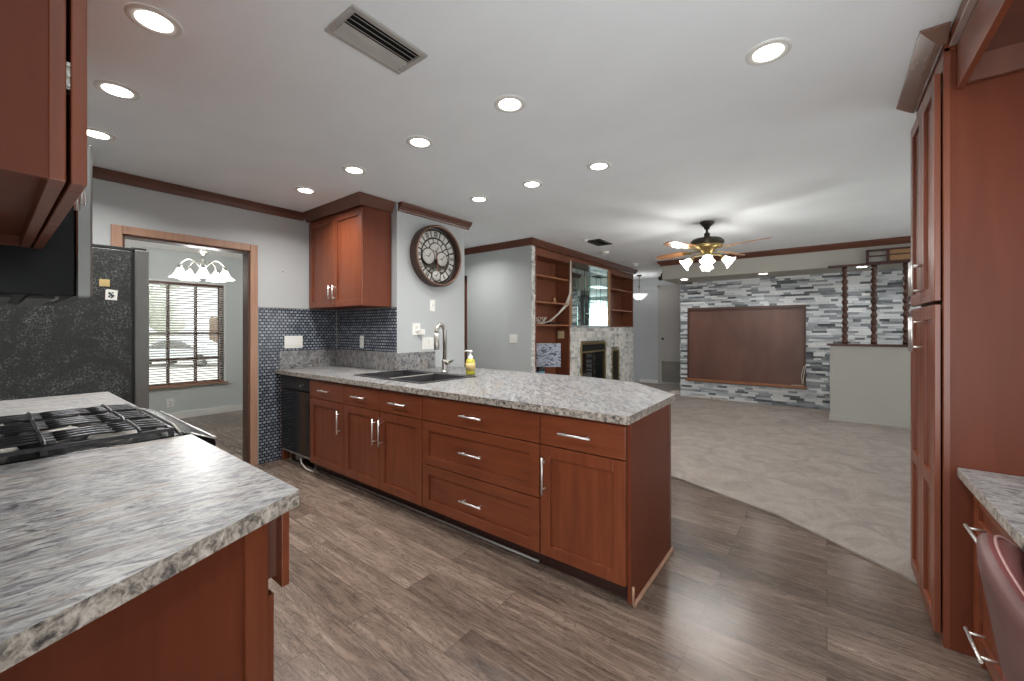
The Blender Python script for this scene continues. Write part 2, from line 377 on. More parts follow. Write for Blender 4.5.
# ------------------------------------------------------------------ room shell
ZC = 2.58
XW = -4.45           # doorway wall
YT = 2.466           # tiled wall
XCL = -3.335         # clock wall face
YH = 4.60            # wall with the switch
XB = -3.25           # bookcase face
YA = 8.42            # stone wall
YR = 10.0            # rear hall wall
XR = 1.06            # wall behind pantry
CARPET = [(-9, 3.85), (-1.6, 3.85), (-1.02, 3.76), (-.27, 3.45), (.385, 2.98), (.7, 2.72), (4.2, 2.72)]
struct(MB().box(-9, 4.2, -2.6, 10.3, -.12, 0), 'floor', 'planks')
cp = MB().prism(CARPET + [(4.2, 10.1), (-9, 10.1)], .001, .014)
c = struct(cp, 'floor_carpet', 'carpet')
struct(MB().box(-9, 4.2, -2.6, 10.3, ZC, ZC + .1), 'ceiling', 'ceiling')
# doorway wall: opening y .664-1.575, z 0-2.095
DY0, DY1, DZ = .664, 1.572, 2.095
b = MB(); T = .12
b.box(XW - T, XW, -2.4, DY0, 0, ZC); b.box(XW - T, XW, DY1, YT, 0, ZC); b.box(XW - T, XW, DY0, DY1, DZ, ZC)
struct(b, 'wall_doorway', 'wall')
# block behind the tiled wall and the clock
struct(MB().box(XW - T, XCL, YT, 3.405, 0, ZC), 'wall_clock_side', 'wall')
struct(MB().box(-9, XB + .02, YH, YH + .12, 0, ZC), 'wall_hall', 'wall')
struct(MB().box(XB - .46, XB - .40, YH + .12, 8.42, 0, ZC), 'wall_living', 'wall')
struct(MB().box(-9, 4.2, YR, YR + .1, 0, 1.36).box(-9, -2.42, YR, YR + .1, 1.36, ZC).box(-1.98, 4.2, YR, YR + .1, 1.36, ZC).box(-2.42, -1.98, YR, YR + .1, 2.34, ZC), 'wall_rear', 'hallwall')
struct(MB().box(-9, -.74, -.33, -.21, 0, ZC), 'wall_range', 'wall')
# wall behind the desk and pantry, then the living room's side wall with an added glazed opening for light
struct(MB().box(XR, XR + .1, -.33, 3.13, 0, ZC).box(XR, 4.2, 3.13, 3.23, 0, ZC), 'wall_desk', 'wall')
struct(MB().box(-.74, -.36, -.33, -.21, 0, ZC).box(-.36, XR, -.33, -.21, 2.36, ZC), 'wall_behind', 'wall')
b = MB(); X2 = 3.5
b.box(X2, X2 + .1, 3.23, 3.5, 0, ZC).box(X2, X2 + .1, 7.35, YR, 0, ZC).box(X2, X2 + .1, 3.5, 7.35, 2.42, ZC)
struct(b, 'wall_patio', 'wall')
# dining room
XD = -7.63
WY0, WY1, WZ0, WZ1 = .98, 2.33, .50, 2.03
b = MB()
b.box(XD - .14, XD, -2.4, WY0, 0, ZC).box(XD - .14, XD, WY1, 4.6, 0, ZC).box(XD - .14, XD, WY0, WY1, 0, WZ0).box(XD - .14, XD, WY0, WY1, WZ1, ZC)
struct(b, 'wall_dining', 'dining_wall')
struct(MB().box(XD, XW - T, 3.5, 3.6, 0, ZC), 'wall_dining_side', 'dining_wall')
struct(MB().box(XD, XW - T, -2.5, -2.4, 0, ZC), 'wall_dining_end', 'dining_wall')
crown_p = [(0, 0), (0, -.085), (.022, -.085), (.075, -.02), (.075, 0)]
def crown(name, pts, mat='crown', s=1.0, prof=None):
    b = MB().sweep([(a * s, z * s) for a, z in (prof or crown_p)], [(x, y, ZC) for x, y in pts]); return struct(b, name, mat, .002)
flat_crown = [(0, 0), (0, -.085), (.018, -.085), (.03, -.05), (.03, 0)]
crown('trim_1', [(XW, -.20), (XW, 2.08)], prof=flat_crown)
crown('trim_2', [(XCL, YT + .01), (XCL, 3.47)], prof=[(0, 0), (0, -.082), (.016, -.082), (.022, -.060), (.034, -.056), (.038, -.046), (.050, -.040), (.066, -.012), (.070, 0)])
crown('trim_3', [(-8.9, YH), (XB + .02, YH), (XB + .02, 8.42)])
crown('trim_4', [(-2.40, 8.3), (-2.40, 7.62), (3.45, 7.62)])
crown('trim_5', [(XD, -2.3), (XD, 3.5)], 'white', 1.0)
# baseboards
struct(MB().box(XD, XD + .015, -2.3, 3.5, 0, .10), 'baseboard_dining', 'white', .003)
struct(MB().box(-3.7, -3.2, YR - .015, YR, 0, .09), 'baseboard_rear', 'white', .003)
# doorway casing (oak) and jamb
b = MB(); cw = .066
b.box(XW, XW + .02, DY1, DY1 + cw, 0, DZ + cw).box(XW, XW + .02, DY0 - cw, DY0, 0, DZ + cw).box(XW, XW + .02, DY0, DY1, DZ, DZ + cw)
struct(b, 'trim_doorway_casing', 'oak', .004)
b = MB()
b.box(XW - T - .01, XW + .004, DY1 - .016, DY1, 0, DZ).box(XW - T - .01, XW + .004, DY0, DY0 + .016, 0, DZ).box(XW - T - .01, XW + .004, DY0, DY1, DZ - .016, DZ)
struct(b, 'trim_doorway_jamb', 'umber', .002)
# hall door casing seen past the clock wall
b = MB(); b.box(-4.60, -4.445, YH - .02, YH, 0, 2.17).box(-5.44, -5.36, YH - .02, YH, 0, 2.17).box(-5.44, -4.445, YH - .02, YH, 2.09, 2.17)
struct(b, 'trim_hall_door', 'crown', .003)
d = struct(MB().box(-5.36, -4.60, YH - .012, YH, .01, 2.09), 'door_2', 'white', .003)
# mosaic tile on the doorway wall and the return
struct(MB().box(XW, XW + .010, DY1 + cw + .012, YT, 0, 1.548), 'wall_tile', 'mosaic')
struct(MB().box(XW + .010, XCL, YT - .010, YT, .926, 1.548), 'wall_tile_return', 'mosaic')
b = MB(); b.box(XW, XW + .013, DY1 + cw + .012, YT - .01, 1.548, 1.556).box(XW + .010, XCL, YT - .013, YT, 1.548, 1.556).box(XW + .01, XW + .02, YT - .02, YT - .01, 1.11, 1.55)
struct(b, 'trim_tile_edge', 'greymetal')
# soffit over the stone wall
ZS = 2.245
struct(MB().box(-2.40, 3.5, 7.62, YR, ZS, ZC), 'ceiling_soffit', 'greywall')
# stone ledger wall: courses of separate stones
def stones(b, along, u0, u1, z0, z1, face, dirn, hrow, lmin, lmax, dep, holes=(), seed=1):
    rnd = random.Random(seed); z = z0
    while z < z1 - .004:
        h = min(hrow * rnd.uniform(.8, 1.15), z1 - z); u = u0 - rnd.uniform(0, lmin)
        while u < u1:
            L = rnd.uniform(lmin, lmax); a, c_ = max(u, u0), min(u + L, u1); u += L
            if c_ - a < .006: continue
            segs = [(a, c_)]
            for (hu0, hu1, hz0, hz1) in holes:
                if z + h > hz0 + .002 and z < hz1 - .002:
                    ns = []
                    for p, q in segs:
                        if q <= hu0 or p >= hu1: ns.append((p, q)); continue
                        if p < hu0: ns.append((p, hu0))
                        if q > hu1: ns.append((hu1, q))
                    segs = ns
            for p, q in segs:
                d = rnd.uniform(*dep); g = .0015
                if along == 'x': b.box(p + g, q - g, face, face + dirn * d, z + g, z + h - g)
                else: b.box(face, face + dirn * d, p + g, q - g, z + g, z + h - g)
        z += h
BX0, BX1, BZ0, BZ1 = -2.155, -.279, .345, 1.745
struct(MB().box(-2.29, 3.5, YA, YA + .15, 0, ZS), 'wall_accent_backing', 'greymetal')
b = MB(); stones(b, 'x', -2.29, 3.5, .014, ZS, YA, -1, .037, .07, .30, (.008, .034), [(BX0, BX1, BZ0, BZ1)], 3)
stones(b, 'y', YA, YA + .15, .014, ZS, -2.29, -1, .046, .05, .1, (.006, .018), (), 4)
struct(b, 'wall_accent_stone', 'ledger')
# half wall of the divider
YV = 7.535
struct(MB().box(.034, 2.6, YV, YV + .12, 0, 1.095), 'wall_divider', 'greywall')
struct(MB().box(.030, 2.6, YV - .014, YV, .012, .085).box(.020, .034, YV - .014, YV + .12, .012, .085), 'baseboard_divider', 'greywall', .003)
# fireplace face under the mirror cabinet and the shelf unit
b = MB(); b.box(XB - .40, XB - .04, 5.73, 8.40, 0, 1.36)
struct(b, 'wall_fireplace_backing', 'greymetal')
b = MB(); stones(b, 'y', 5.73, 8.40, .014, 1.37, XB - .04, 1, .052, .05, .16, (.03, .05), [(6.06, 7.02, .02, 1.11), (7.30, 7.66, .18, .945)], 9)
stones(b, 'x', XB - .40, XB, .014, 1.37, 8.40, 1, .052, .05, .16, (.008, .02), (), 11)
struct(b, 'wall_fireplace_stone', 'mosaicstone')
b = MB(); stones(b, 'y', YH + .004, YH + .085, .014, ZC - .085, XB + .02, 1, .034, .03, .08, (.008, .018), (), 12)
struct(b, 'trim_stone_corner', 'mosaicstone')

# ------------------------------------------------------------------ cabinetry
def shaker(b, x0, x1, z0, z1, y=0, t=.02, fr=.062, rails=()):
    """frame proud of a recessed panel; front faces -y at y - t"""
    b.box(x0, x0 + fr, y - t, y, z0, z1).box(x1 - fr, x1, y - t, y, z0, z1)
    b.box(x0 + fr, x1 - fr, y - t, y, z0, z0 + fr).box(x0 + fr, x1 - fr, y - t, y, z1 - fr, z1)
    for r in rails: b.box(x0 + fr, x1 - fr, y - t, y, r - fr / 2, r + fr / 2)
    b.box(x0 + fr - .002, x1 - fr + .002, y - t + .013, y - .001, z0 + fr - .002, z1 - fr + .002)
def pull(parent, x, z, L=.13, vertical=False, y=-.02, off=.036, r=.006):
    b = MB()
    if vertical:
        b.tube([(x, y - off, z - L / 2), (x, y - off, z + L / 2)], r, 10)
        for s in (-1, 1): b.tube([(x, y, z + s * L * .36), (x, y - off, z + s * L * .36)], r * .8, 8)
    else:
        b.tube([(x - L / 2, y - off, z), (x + L / 2, y - off, z)], r, 10)
        for s in (-1, 1): b.tube([(x + s * L * .36, y, z), (x + s * L * .36, y - off, z)], r * .8, 8)
    return b.build('handle', 'steel', parent)
G = .003
def front(parent, kind, x0, x1, z0, z1, style='shaker', hx=None, hz=None, hl=.13, hv=None, rails=(), yo=0, off=.036):
    b = MB()
    if style == 'shaker': shaker(b, x0 + G, x1 - G, z0 + G, z1 - G, yo, rails=rails)
    else: b.box(x0 + G, x1 - G, yo - .02, yo, z0 + G, z1 - G)
    m = 'cherry' if kind == 'door' else 'cherry_h'
    d = b.build(kind, m, parent, .0022)
    if hl: pull(d, hx if hx is not None else (x0 + x1) / 2, hz if hz is not None else (z0 + z1) / 2, hl, kind == 'door' if hv is None else hv, yo - .02, off)
    return d
ZB = .885            # underside of worktop
def carcass(parent, wd, dp, z0=.10, z1=ZB, toe=True, x0=0.0):
    MB().box(x0 + .001, wd - .001, 0, dp, z0, z1).build('carcass', 'cherry_panel', parent, .0015)
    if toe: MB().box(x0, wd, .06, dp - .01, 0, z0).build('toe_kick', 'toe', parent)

IS = Matrix.Rotation(math.radians(.5), 4, 'Z'); ISR = math.radians(.5)
def isl(u): return (XW + u * math.cos(ISR), 1.855 + u * math.sin(ISR), 0)
ZDR = .705; DEP = .565
# end post beside the dishwasher
tag(MB().box(XW + .012, XW + .052, 1.86, 2.40, 0, ZB).build('filler_post', 'cherry', None, .002), 'narrow cherry filler post between tiled wall and dishwasher', 'cabinet post')
# cabinets
c1 = thing('base_cabinet', 'cherry base cabinet beside dishwasher, one drawer over one door', 'cabinet', isl(.648), ISR, 'island base cabinets')
carcass(c1, .578, DEP, z1=.70)
MB().box(.001, .46, 0, DEP, .70, ZB).box(.46, .577, 0, .10, .70, ZB).build('upper_carcass', 'cherry_panel', c1)
front(c1, 'drawer', 0, .578, ZDR, .872, 'slab', hl=.165); front(c1, 'door', 0, .578, .10, ZDR, hx=.53, hz=.545, hl=.20)
c2 = thing('base_cabinet', 'cherry sink cabinet with two drawers over a pair of doors', 'cabinet', isl(1.228), ISR, 'island base cabinets')
carcass(c2, .995, DEP, z1=.70)
MB().box(.001, .994, 0, .10, .70, ZB).build('false_front_rail', 'cherry_panel', c2)
front(c2, 'drawer', 0, .498, ZDR, .872, 'slab', hl=.18); front(c2, 'drawer', .498, .995, ZDR, .872, 'slab', hl=.185)
front(c2, 'door', 0, .498, .10, ZDR, hx=.458, hz=.545, hl=.20); front(c2, 'door', .498, .995, .10, ZDR, hx=.538, hz=.545, hl=.20)
c3 = thing('base_cabinet', 'wide cherry cabinet with three stacked drawers', 'cabinet', isl(2.225), ISR, 'island base cabinets')
carcass(c3, .975, DEP)
front(c3, 'drawer', 0, .975, ZDR, .872, 'slab', hx=.48, hl=.185); front(c3, 'drawer', 0, .975, .405, ZDR, hx=.48, hl=.185); front(c3, 'drawer', 0, .975, .10, .405, hx=.48, hl=.185)
c4 = thing('base_cabinet', 'cherry cabinet at island end, one drawer over one tall door', 'cabinet', isl(3.202), ISR, 'island base cabinets')
carcass(c4, .490, DEP)
front(c4, 'drawer', 0, .490, ZDR, .872, 'slab', hl=.185, hx=.225); front(c4, 'door', 0, .490, .10, ZDR, hx=.036, hz=.545, hl=.20)
MB().box(.490, .508, .0, .625, .018, ZB).build('end_panel', 'cherry_panel', c4, .002)
MB().box(.486, .512, .606, .636, 0, ZB).build('corner_post', 'crown', c4, .002)
MB().prism([(.508, .012), (.526, .012), (.526, .652), (.508, .652)], 0, .022).build('shoe_moulding', 'oak', c4, .006)
MB().tube([(.516, .006, .02), (.516, .006, .075), (.513, .012, .10)], .007, 8).build('moulding_end', 'oak', c4)

# island worktop with sink cut-out
def fy(x): return 1.800 + (x - XW) * .045 / 3.715
ZT = .925
SX0, SX1, SY0, SY1 = -3.315, -2.405, 2.00, 2.585
ct = thing('countertop', 'grey and tan streaked island worktop with the black sink', 'countertop', (0, 0, 0))
b = MB(); e = .002; W0 = XW + .012
b.prism([(W0, fy(W0)), (SX0, fy(SX0)), (SX0, 3.17), (XCL + e, 3.17), (XCL + e, YT - .012), (W0, YT - .012)], ZB, ZT)
b.prism([(SX0, fy(SX0)), (SX1, fy(SX1)), (SX1, SY0), (SX0, SY0)], ZB, ZT)
b.prism([(SX0, SY1), (SX1, SY1), (SX1, 3.17), (SX0, 3.17)], ZB, ZT)
b.prism([(SX1, fy(SX1)), (-.752, fy(-.752)), (-.738, fy(-.738) + .014), (-.755, 2.65), (-1.18, 3.08), (-1.60, 3.17), (SX1, 3.17)], ZB, ZT)
o = b.build('worktop', ['granite', 'granite_edge'], ct)
for p in o.data.polygons:
    if abs(p.normal.z) < .5: p.material_index = 1
b = MB(); b.box(W0, W0 + .02, 1.835, YT - .012, ZT, 1.108).box(W0 + .02, XCL + .02, YT - .032, YT - .012, ZT, 1.108).box(XCL + e, XCL + .02, YT - .012, 2.945, ZT, 1.100)
b.build('backsplash', 'granite', ct, .003)

# sink
sk = thing('kitchen_sink', 'black double bowl sink set into the island worktop', 'sink', ((SX0 + SX1) / 2, (SY0 + SY1) / 2, ZT))
hx, hy = (SX1 - SX0) / 2 - .004, (SY1 - SY0) / 2 - .004
b = MB(); r0 = .022
b.box(-hx - .012, hx + .012, -hy - .012, -hy + r0, .001, .007).box(-hx - .012, hx + .012, hy - .075, hy + .012, .001, .007)
b.box(-hx - .012, -hx + r0, -hy + r0, hy - .075, .001, .007).box(hx - r0, hx + .012, -hy + r0, hy - .075, .001, .007)
b.build('rim', 'sinkblack', sk, .002)
MB().box(-.010, .016, -hy + r0, hy - .075, -.06, .006).build('divider', 'greymetal', sk, .002)  # paler than the black sink: its highlight line is put in the colour
for (a, c_) in ((-hx + r0, -.010), (.016, hx - r0)):
    y0, y1, zb = -hy + r0, hy - .075, -.20; b = MB()
    b.add([(a, y0, 0), (c_, y0, 0), (c_, y1, 0), (a, y1, 0), (a + .02, y0 + .02, zb), (c_ - .02, y0 + .02, zb), (c_ - .02, y1 - .02, zb), (a + .02, y1 - .02, zb)],
          [(0, 1, 5, 4), (1, 2, 6, 5), (2, 3, 7, 6), (3, 0, 4, 7), (4, 5, 6, 7)])
    bo = b.build('bowl', 'sinkblack', sk)
    MB().lathe([(.0, .004), (.03, .004), (.042, .001), (.042, -.004)], ((a + c_) / 2, (y0 + y1) / 2, zb + .002), 20).build('drain', 'nickel', bo)

# faucet
fc = thing('faucet', 'brushed nickel gooseneck faucet behind the sink', 'faucet', (-2.845, 2.640, ZT + .0075))
MB().lathe([(0, .0), (.034, 0), (.034, .008), (.028, .014), (.026, .03), (.026, .11), (.024, .118), (.0, .118)], seg=24).build('base', 'nickel', fc)
pts = [(0, 0, .11), (0, 0, .372)]; n = 18; R = .052
pts += [(.03 * R * (1 - math.cos(PI * k / n)), -R * (1 - math.cos(PI * k / n)), .372 + R * 1.35 * math.sin(PI * k / n)) for k in range(1, n + 1)]
b = MB().tube(pts, .0185, 14); b.build('gooseneck', 'nickel', fc)
q = pts[-1]
MB().tube([q, (q[0], q[1], q[2] - .03), (q[0], q[1], q[2] - .035), (q[0], q[1], q[2] - .15), (q[0], q[1], q[2] - .16)], [.0185, .021, .024, .024, .021], 16).build('spray_head', 'nickel', fc)
b = MB().tube([(.02, 0, .085), (.065, .0, .09)], .021, 12).tube([(.06, 0, .092), (.095, -.006, .105), (.135, -.015, .118)], [.011, .010, .008], 10)
b.build('lever', 'nickel', fc)
# soap bottle
sp = thing('soap_bottle', 'clear pump bottle of yellow soap beside the faucet', 'soap bottle', (-2.525, 2.655, ZT + .007))
MB().lathe([(0, 0), (.030, 0), (.034, .006), (.034, .085), (.030, .105), (.016, .118), (.0, .118)], seg=20).build('bottle', 'lime', sp)
MB().lathe([(.034, .03), (.0348, .03), (.0348, .085), (.034, .085)], seg=20).build('label_wrap', 'paper', sp)
b = MB().lathe([(.017, .112), (.017, .132), (.012, .136), (.006, .137), (.006, .160), (.012, .161), (.014, .176), (0, .178)], seg=16)
b.tube([(0, 0, .170), (-.03, -.012, .172), (-.042, -.016, .166)], .005, 8); b.build('pump', 'plastic', sp); sp.scale = (1.22, 1.22, 1.22)

# dishwasher
dw = thing('dishwasher', 'black dishwasher between tiled wall and cherry cabinets', 'dishwasher', isl(.058), ISR)
MB().box(.0, .585, .02, .57, .13, .86).build('tub', 'gasket', dw)
MB().box(.004, .582, -.022, .02, .745, .872).build('control_panel', 'blackmat', dw, .008)
MB().box(.004, .582, -.016, .02, .135, .735).build('door_panel', 'dwblack', dw, .006)
b = MB().lathe([(0, .012), (.014, .012), (.018, .0)], (.47, -.022, .80), 16, (0, -1, 0)); b.build('dial', 'blackmat', dw)
for k in range(2): MB().box(.40 + .03 * k, .42 + .03 * k, -.026, -.022, .785, .80).build('button', 'greymetal', dw, .001)
MB().box(.02, .582, -.012, .0, .116, .128).build('lower_edge', 'greymetal', dw)
MB().tube([(.05, .02, .12), (.18, .05, .118), (.30, .03, .10), (.40, -.005, .05), (.50, -.01, .018), (.62, -.005, .012)], .007, 8).build('drain_hose', 'wire', dw)
MB().box(.20, .27, .03, .09, .04, .125).build('valve', 'greymetal', dw, .004)
for x in (.04, .54): MB().lathe([(0, 0), (.018, 0), (.018, .012), (.008, .014), (.008, .13)], (x, .06, 0), 12).build('foot', 'greymetal', dw)
tag(MB().tube([(-3.77, 1.912, .012), (-3.0, 1.917, .012), (-2.2, 1.922, .013), (-1.3, 1.93, .012)], .008, 8).build('toe_hose', 'greymetal'), 'thin grey hose lying along the island toe kick', 'hose')

# wall cabinet beside the clock
uc = thing('wall_cabinet', 'cherry wall cabinet with two doors hanging over the tiled corner', 'wall cabinet', (XW, 2.150, 0))
WC = XCL - XW - .075
MB().box(.014, WC, 0, YT - 2.150 - .014, 1.555, 2.50).build('carcass', 'cherry_panel', uc, .002)
front(uc, 'door', .03, WC / 2 + .02, 1.555, 2.47, hx=WC / 2 - .02, hz=1.70, hl=.15); front(uc, 'door', WC / 2 + .02, WC, 1.555, 2.47, hx=WC / 2 + .06, hz=1.70, hl=.15)
MB().sweep([(0, 0), (0, -.095), (.02, -.095), (.07, -.01), (.07, 0)], [(.014, -.02, ZC - .001), (WC + .002, -.02, ZC - .001), (WC + .002, .30, ZC - .001)]).build('crown_moulding', 'crown', uc, .002)
MB().box(.014, WC, 0, .30, 2.50, ZC - .002).build('top_frieze', 'cherry', uc)

# ------------------------------------------------------------------ range run
YF = .492
CX0, CX1 = -1.972, -2.848      # range sides
# near worktop (angled end)
ct2 = thing('countertop', 'streaked grey worktop with a slanted end beside the black range', 'countertop')
poly = [(-1.072, YF), (CX0 + .002, YF), (CX0 + .002, -.208), (-.762, -.208)]
o = MB().prism(poly, ZB, ZT).build('worktop', ['granite2', 'granite_edge'], ct2)
for p in o.data.polygons:
    if abs(p.normal.z) < .5: p.material_index = 1
ct3 = thing('countertop', 'short grey worktop between the range and the refrigerator', 'countertop')
o = MB().box(CX1 - .002, -3.748, -.208, YF, ZB, ZT).build('worktop', ['granite2', 'granite_edge'], ct3)
# base cabinet with the slanted end panel; local x runs to -x
bc = thing('base_cabinet', 'cherry base cabinet with slanted end panel under the streaked worktop', 'cabinet', (-1.175, .455, 0), PI)
wd = abs(CX0) - 1.175 - .004
MB().prism([(0, 0), (wd, 0), (wd, .655), (-.305, .655)], .10, ZB).build('carcass', 'cherry_panel', bc, .0015)
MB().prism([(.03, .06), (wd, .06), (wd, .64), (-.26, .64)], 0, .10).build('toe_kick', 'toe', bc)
dx, dyv = -.305, .655; L = math.hypot(dx, dyv)
b = MB(); ux, uy = dx / L, dyv / L; nx, ny = -uy, ux
b.obox((ux * .035 + nx * .003, uy * .035 + ny * .003, .49), (ux * .035, uy * .035, 0), (nx * .003, ny * .003, 0), (0, 0, .39))
b.build('corner_stile', 'cherry', bc, .001)
d = front(bc, 'drawer', -.008, wd, .632, .872, 'slab', yo=-.036)
MB().box(.03, wd - .04, -.036, .0, .655, .86).build('drawer_box', 'cherry_in', d)
front(bc, 'door', .0, wd, .10, .628, hx=wd - .05, hz=.50, hl=.15)
bc2 = thing('base_cabinet', 'cherry base cabinet between the range and the refrigerator', 'cabinet', (CX1 - .004, .455, 0), PI)
carcass(bc2, .89, .655); front(bc2, 'drawer', 0, .89, ZDR, .872, 'slab'); front(bc2, 'door', 0, .445, .10, ZDR, hx=.40, hz=.575); front(bc2, 'door', .445, .89, .10, ZDR, hx=.49, hz=.575)

# gas range, local x toward -x
rg = thing('gas_range', 'black gas range with cast iron grates in the worktop', 'range', (CX0, YF, 0), PI)
RW = CX0 - CX1
MB().box(.004, RW - .004, .03, .69, .06, .895).build('body', 'black', rg, .004)
MB().box(.02, RW - .02, .06, .68, 0, .06).build('base', 'gasket', rg)
MB().box(.002, RW - .002, .0, .69, .895, .928).build('cooktop', 'black', rg, .008)
b = MB()
pr = [(.02, .934), (-.055, .905), (-.080, .890), (-.084, .868), (-.070, .800), (.02, .800)]
b.add([(x, y, z) for x in (.003, RW - .003) for y, z in pr], [tuple(range(6)), tuple(range(11, 5, -1))] + [(k, (k + 1) % 6, 6 + (k + 1) % 6, 6 + k) for k in range(6)])
b.build('control_panel', 'black', rg, .004)
MB().tube([(.004, -.082, .892), (RW - .004, -.082, .892)], .0045, 8).tube([(.004, -.080, .890), (.004, .0, .928)], .003, 8).build('edge_strip', 'steel', rg)
MB().tube([(.02, .028, .931), (.2, .012, .937), (RW - .2, .012, .937), (RW - .02, .028, .931)], .005, 8).build('front_lip', 'greymetal', rg)
for k in range(5):
    MB().lathe([(0, .026), (.016, .026), (.02, .0)], (.10 + k * (RW - .2) / 4, -.077, .835), 16, (0, -1, -.2)).build('knob', 'blackmat', rg)
dr = MB().box(.01, RW - .01, -.015, .03, .22, .80).build('oven_door', 'black', rg, .005)
MB().tube([(.06, -.06, .75), (RW - .06, -.06, .75)], .011, 10).tube([(.10, -.015, .75), (.10, -.06, .75)], .008, 8).tube([(RW - .10, -.015, .75), (RW - .10, -.06, .75)], .008, 8).build('door_handle', 'steel', dr)
MB().box(.01, RW - .01, -.01, .03, .065, .21).build('storage_drawer', 'black', rg, .004)
MB().box(.0, RW, .66, .69, .928, 1.0).build('rear_vent', 'black', rg, .004)
for (bx, by, br_) in ((.19, .19, .05), (.19, .49, .042), (RW / 2, .34, .058), (RW - .19, .19, .05), (RW - .19, .49, .042)):
    q_ = MB().lathe([(0, .0), (br_ + .025, 0), (br_ + .02, .008), (br_, .010), (br_, .020), (0, .020)], (bx, by, .929), 22).build('burner', 'greymetal', rg)
    MB().lathe([(0, .010), (br_ * .85, .010), (br_ * .9, .004), (br_ * .9, 0)], (bx, by, .950), 22).build('burner_cap', 'iron', q_)
gw = (RW - .05) / 3
for k in range(3):
    x0 = .025 + k * gw + .004; x1 = x0 + gw - .008; y0, y1 = .055, .635; b = MB(); zt = .962
    ya_, yb_ = .145, .378
    def rod(p, q_, r_=.0048):
        P0, P1 = Vector(p), Vector(q_); m_ = (P0 + P1) / 2; b.tube([P0, (P0 + m_) / 2 + Vector((0, 0, .003)), m_ + Vector((0, 0, .004)), (P1 + m_) / 2 + Vector((0, 0, .003)), P1], r_, 6)
    for yy in (ya_, yb_): b.tube([(x0, yy, zt - .004), (x0 + .03, yy, zt + .004), (x1 - .03, yy, zt + .004), (x1, yy, zt - .004)], .0062, 8)
    for yy in (y0, y1): b.box(x0, x1, yy - .005, yy + .005, zt - .016, zt - .004)
    for q_ in (0, 1): b.box((x0, x1)[q_] - .005, (x0, x1)[q_] + .005, y0, y1, zt - .018, zt - .006)
    xm = (x0 + x1) / 2
    for f_ in (.2, .4, .6, .8):
        xx = x0 + (x1 - x0) * f_; xi = xm + (xx - xm) * .92
        rod((xx, y0, zt - .006), (xi, ya_ + .06, zt)); rod((xi, ya_ + .06, zt), (xi, yb_ - .03, zt)); rod((xi, yb_ - .03, zt), (xx, y1, zt - .006))
    for cx_ in (x0, x1):
        for cy_ in (y0, yb_, y1): b.box(cx_ - .008, cx_ + .008, cy_ - .008, cy_ + .008, .929, zt - .006)
    b.build('grate', 'iron', rg)

# microwave over the range (local = world)
MX0, MX1 = -1.975, -2.845
mw = thing('microwave', 'black over the range microwave with a steel front edge', 'microwave', (0, 0, 0))
MB().box(MX1, MX0, -.205, .180, 1.445, 1.955).build('body', 'black', mw, .003)
MB().box(MX1, MX0 - .001, .182, .222, 1.442, 1.962).build('door', 'mwsteel', mw, .006)
MB().box(MX1 + .17, MX1 + .19, .221, .228, 1.50, 1.90).build('control_seam', 'gasket', mw)
b = MB()
for k in range(3): b.box(MX1 + .06, MX0 - .05, -.10 + k * .09, -.04 + k * .09, 1.436, 1.446)
b.build('bottom_vent', 'blackmat', mw, .002)
MB().box(MX0 - .26, MX0 - .08, .08, .15, 1.437, 1.446).build('task_lamp', 'greymetal', mw, .002)

# wall cabinets over the range run
ZU = 1.592
w1 = thing('wall_cabinet', 'cherry wall cabinet above the slanted worktop, its door edge showing', 'wall cabinet', (-1.04, .084, 0), PI)
wd1 = 1.975 - 1.04
b = MB(); b.box(0, .016, .0, .285, ZU, ZC - .002).box(wd1 - .016, wd1, .0, .285, ZU, ZC - .002).box(.016, wd1 - .016, .0, .285, ZU + .03, ZU + .046).box(.016, wd1 - .016, .27, .285, ZU, ZC - .002).box(.016, wd1 - .016, 0, .285, ZC - .03, ZC - .002)
b.build('carcass', 'cherry_panel', w1, .0015)
b = MB(); b.box(-.004, .036, -.0005, .02, ZU - .002, ZC - .003).box(wd1 - .036, wd1, -.0005, .02, ZU - .002, ZC - .003).box(.036, wd1 - .036, -.0005, .02, ZU - .002, ZU + .036)
b.build('face_frame', 'cherry', w1, .002)
d = front(w1, 'door', -.006, wd1 / 2, ZU - .005, 2.50, hx=wd1 / 2 - .04, hz=ZU + .12, yo=-.006)
front(w1, 'door', wd1 / 2, wd1, ZU - .005, 2.50, hx=wd1 / 2 + .04, hz=ZU + .12, yo=-.006)
b = MB(); b.box(.006, .03, -.0055, -.001, 1.755, 1.80).box(-.001, .008, -.0055, -.001, 1.757, 1.763).box(-.001, .008, -.0055, -.001, 1.775, 1.781).box(-.001, .008, -.0055, -.001, 1.793, 1.799); b.build('hinge', 'nickel', w1)
MB().tube([(.20, .15, ZU + .026), (.20, .15, ZU + .03)], .03, 16).tube([(.13, .08, ZU + .015), (.13, .08, ZU + .03)], .007, 8).build('shelf_clip', 'nickel', w1)
w2 = thing('wall_cabinet', 'short cherry wall cabinet above the microwave', 'wall cabinet', (MX0 - .002, .084, 0), PI)
MB().box(.002, -MX1 + MX0 - .004, 0, .285, 1.966, ZC - .002).build('carcass', 'cherry_panel', w2, .0015)
front(w2, 'door', 0, .434, 1.968, 2.50, hx=.38, hz=2.06); front(w2, 'door', .434, .868, 1.968, 2.50, hx=.49, hz=2.06)

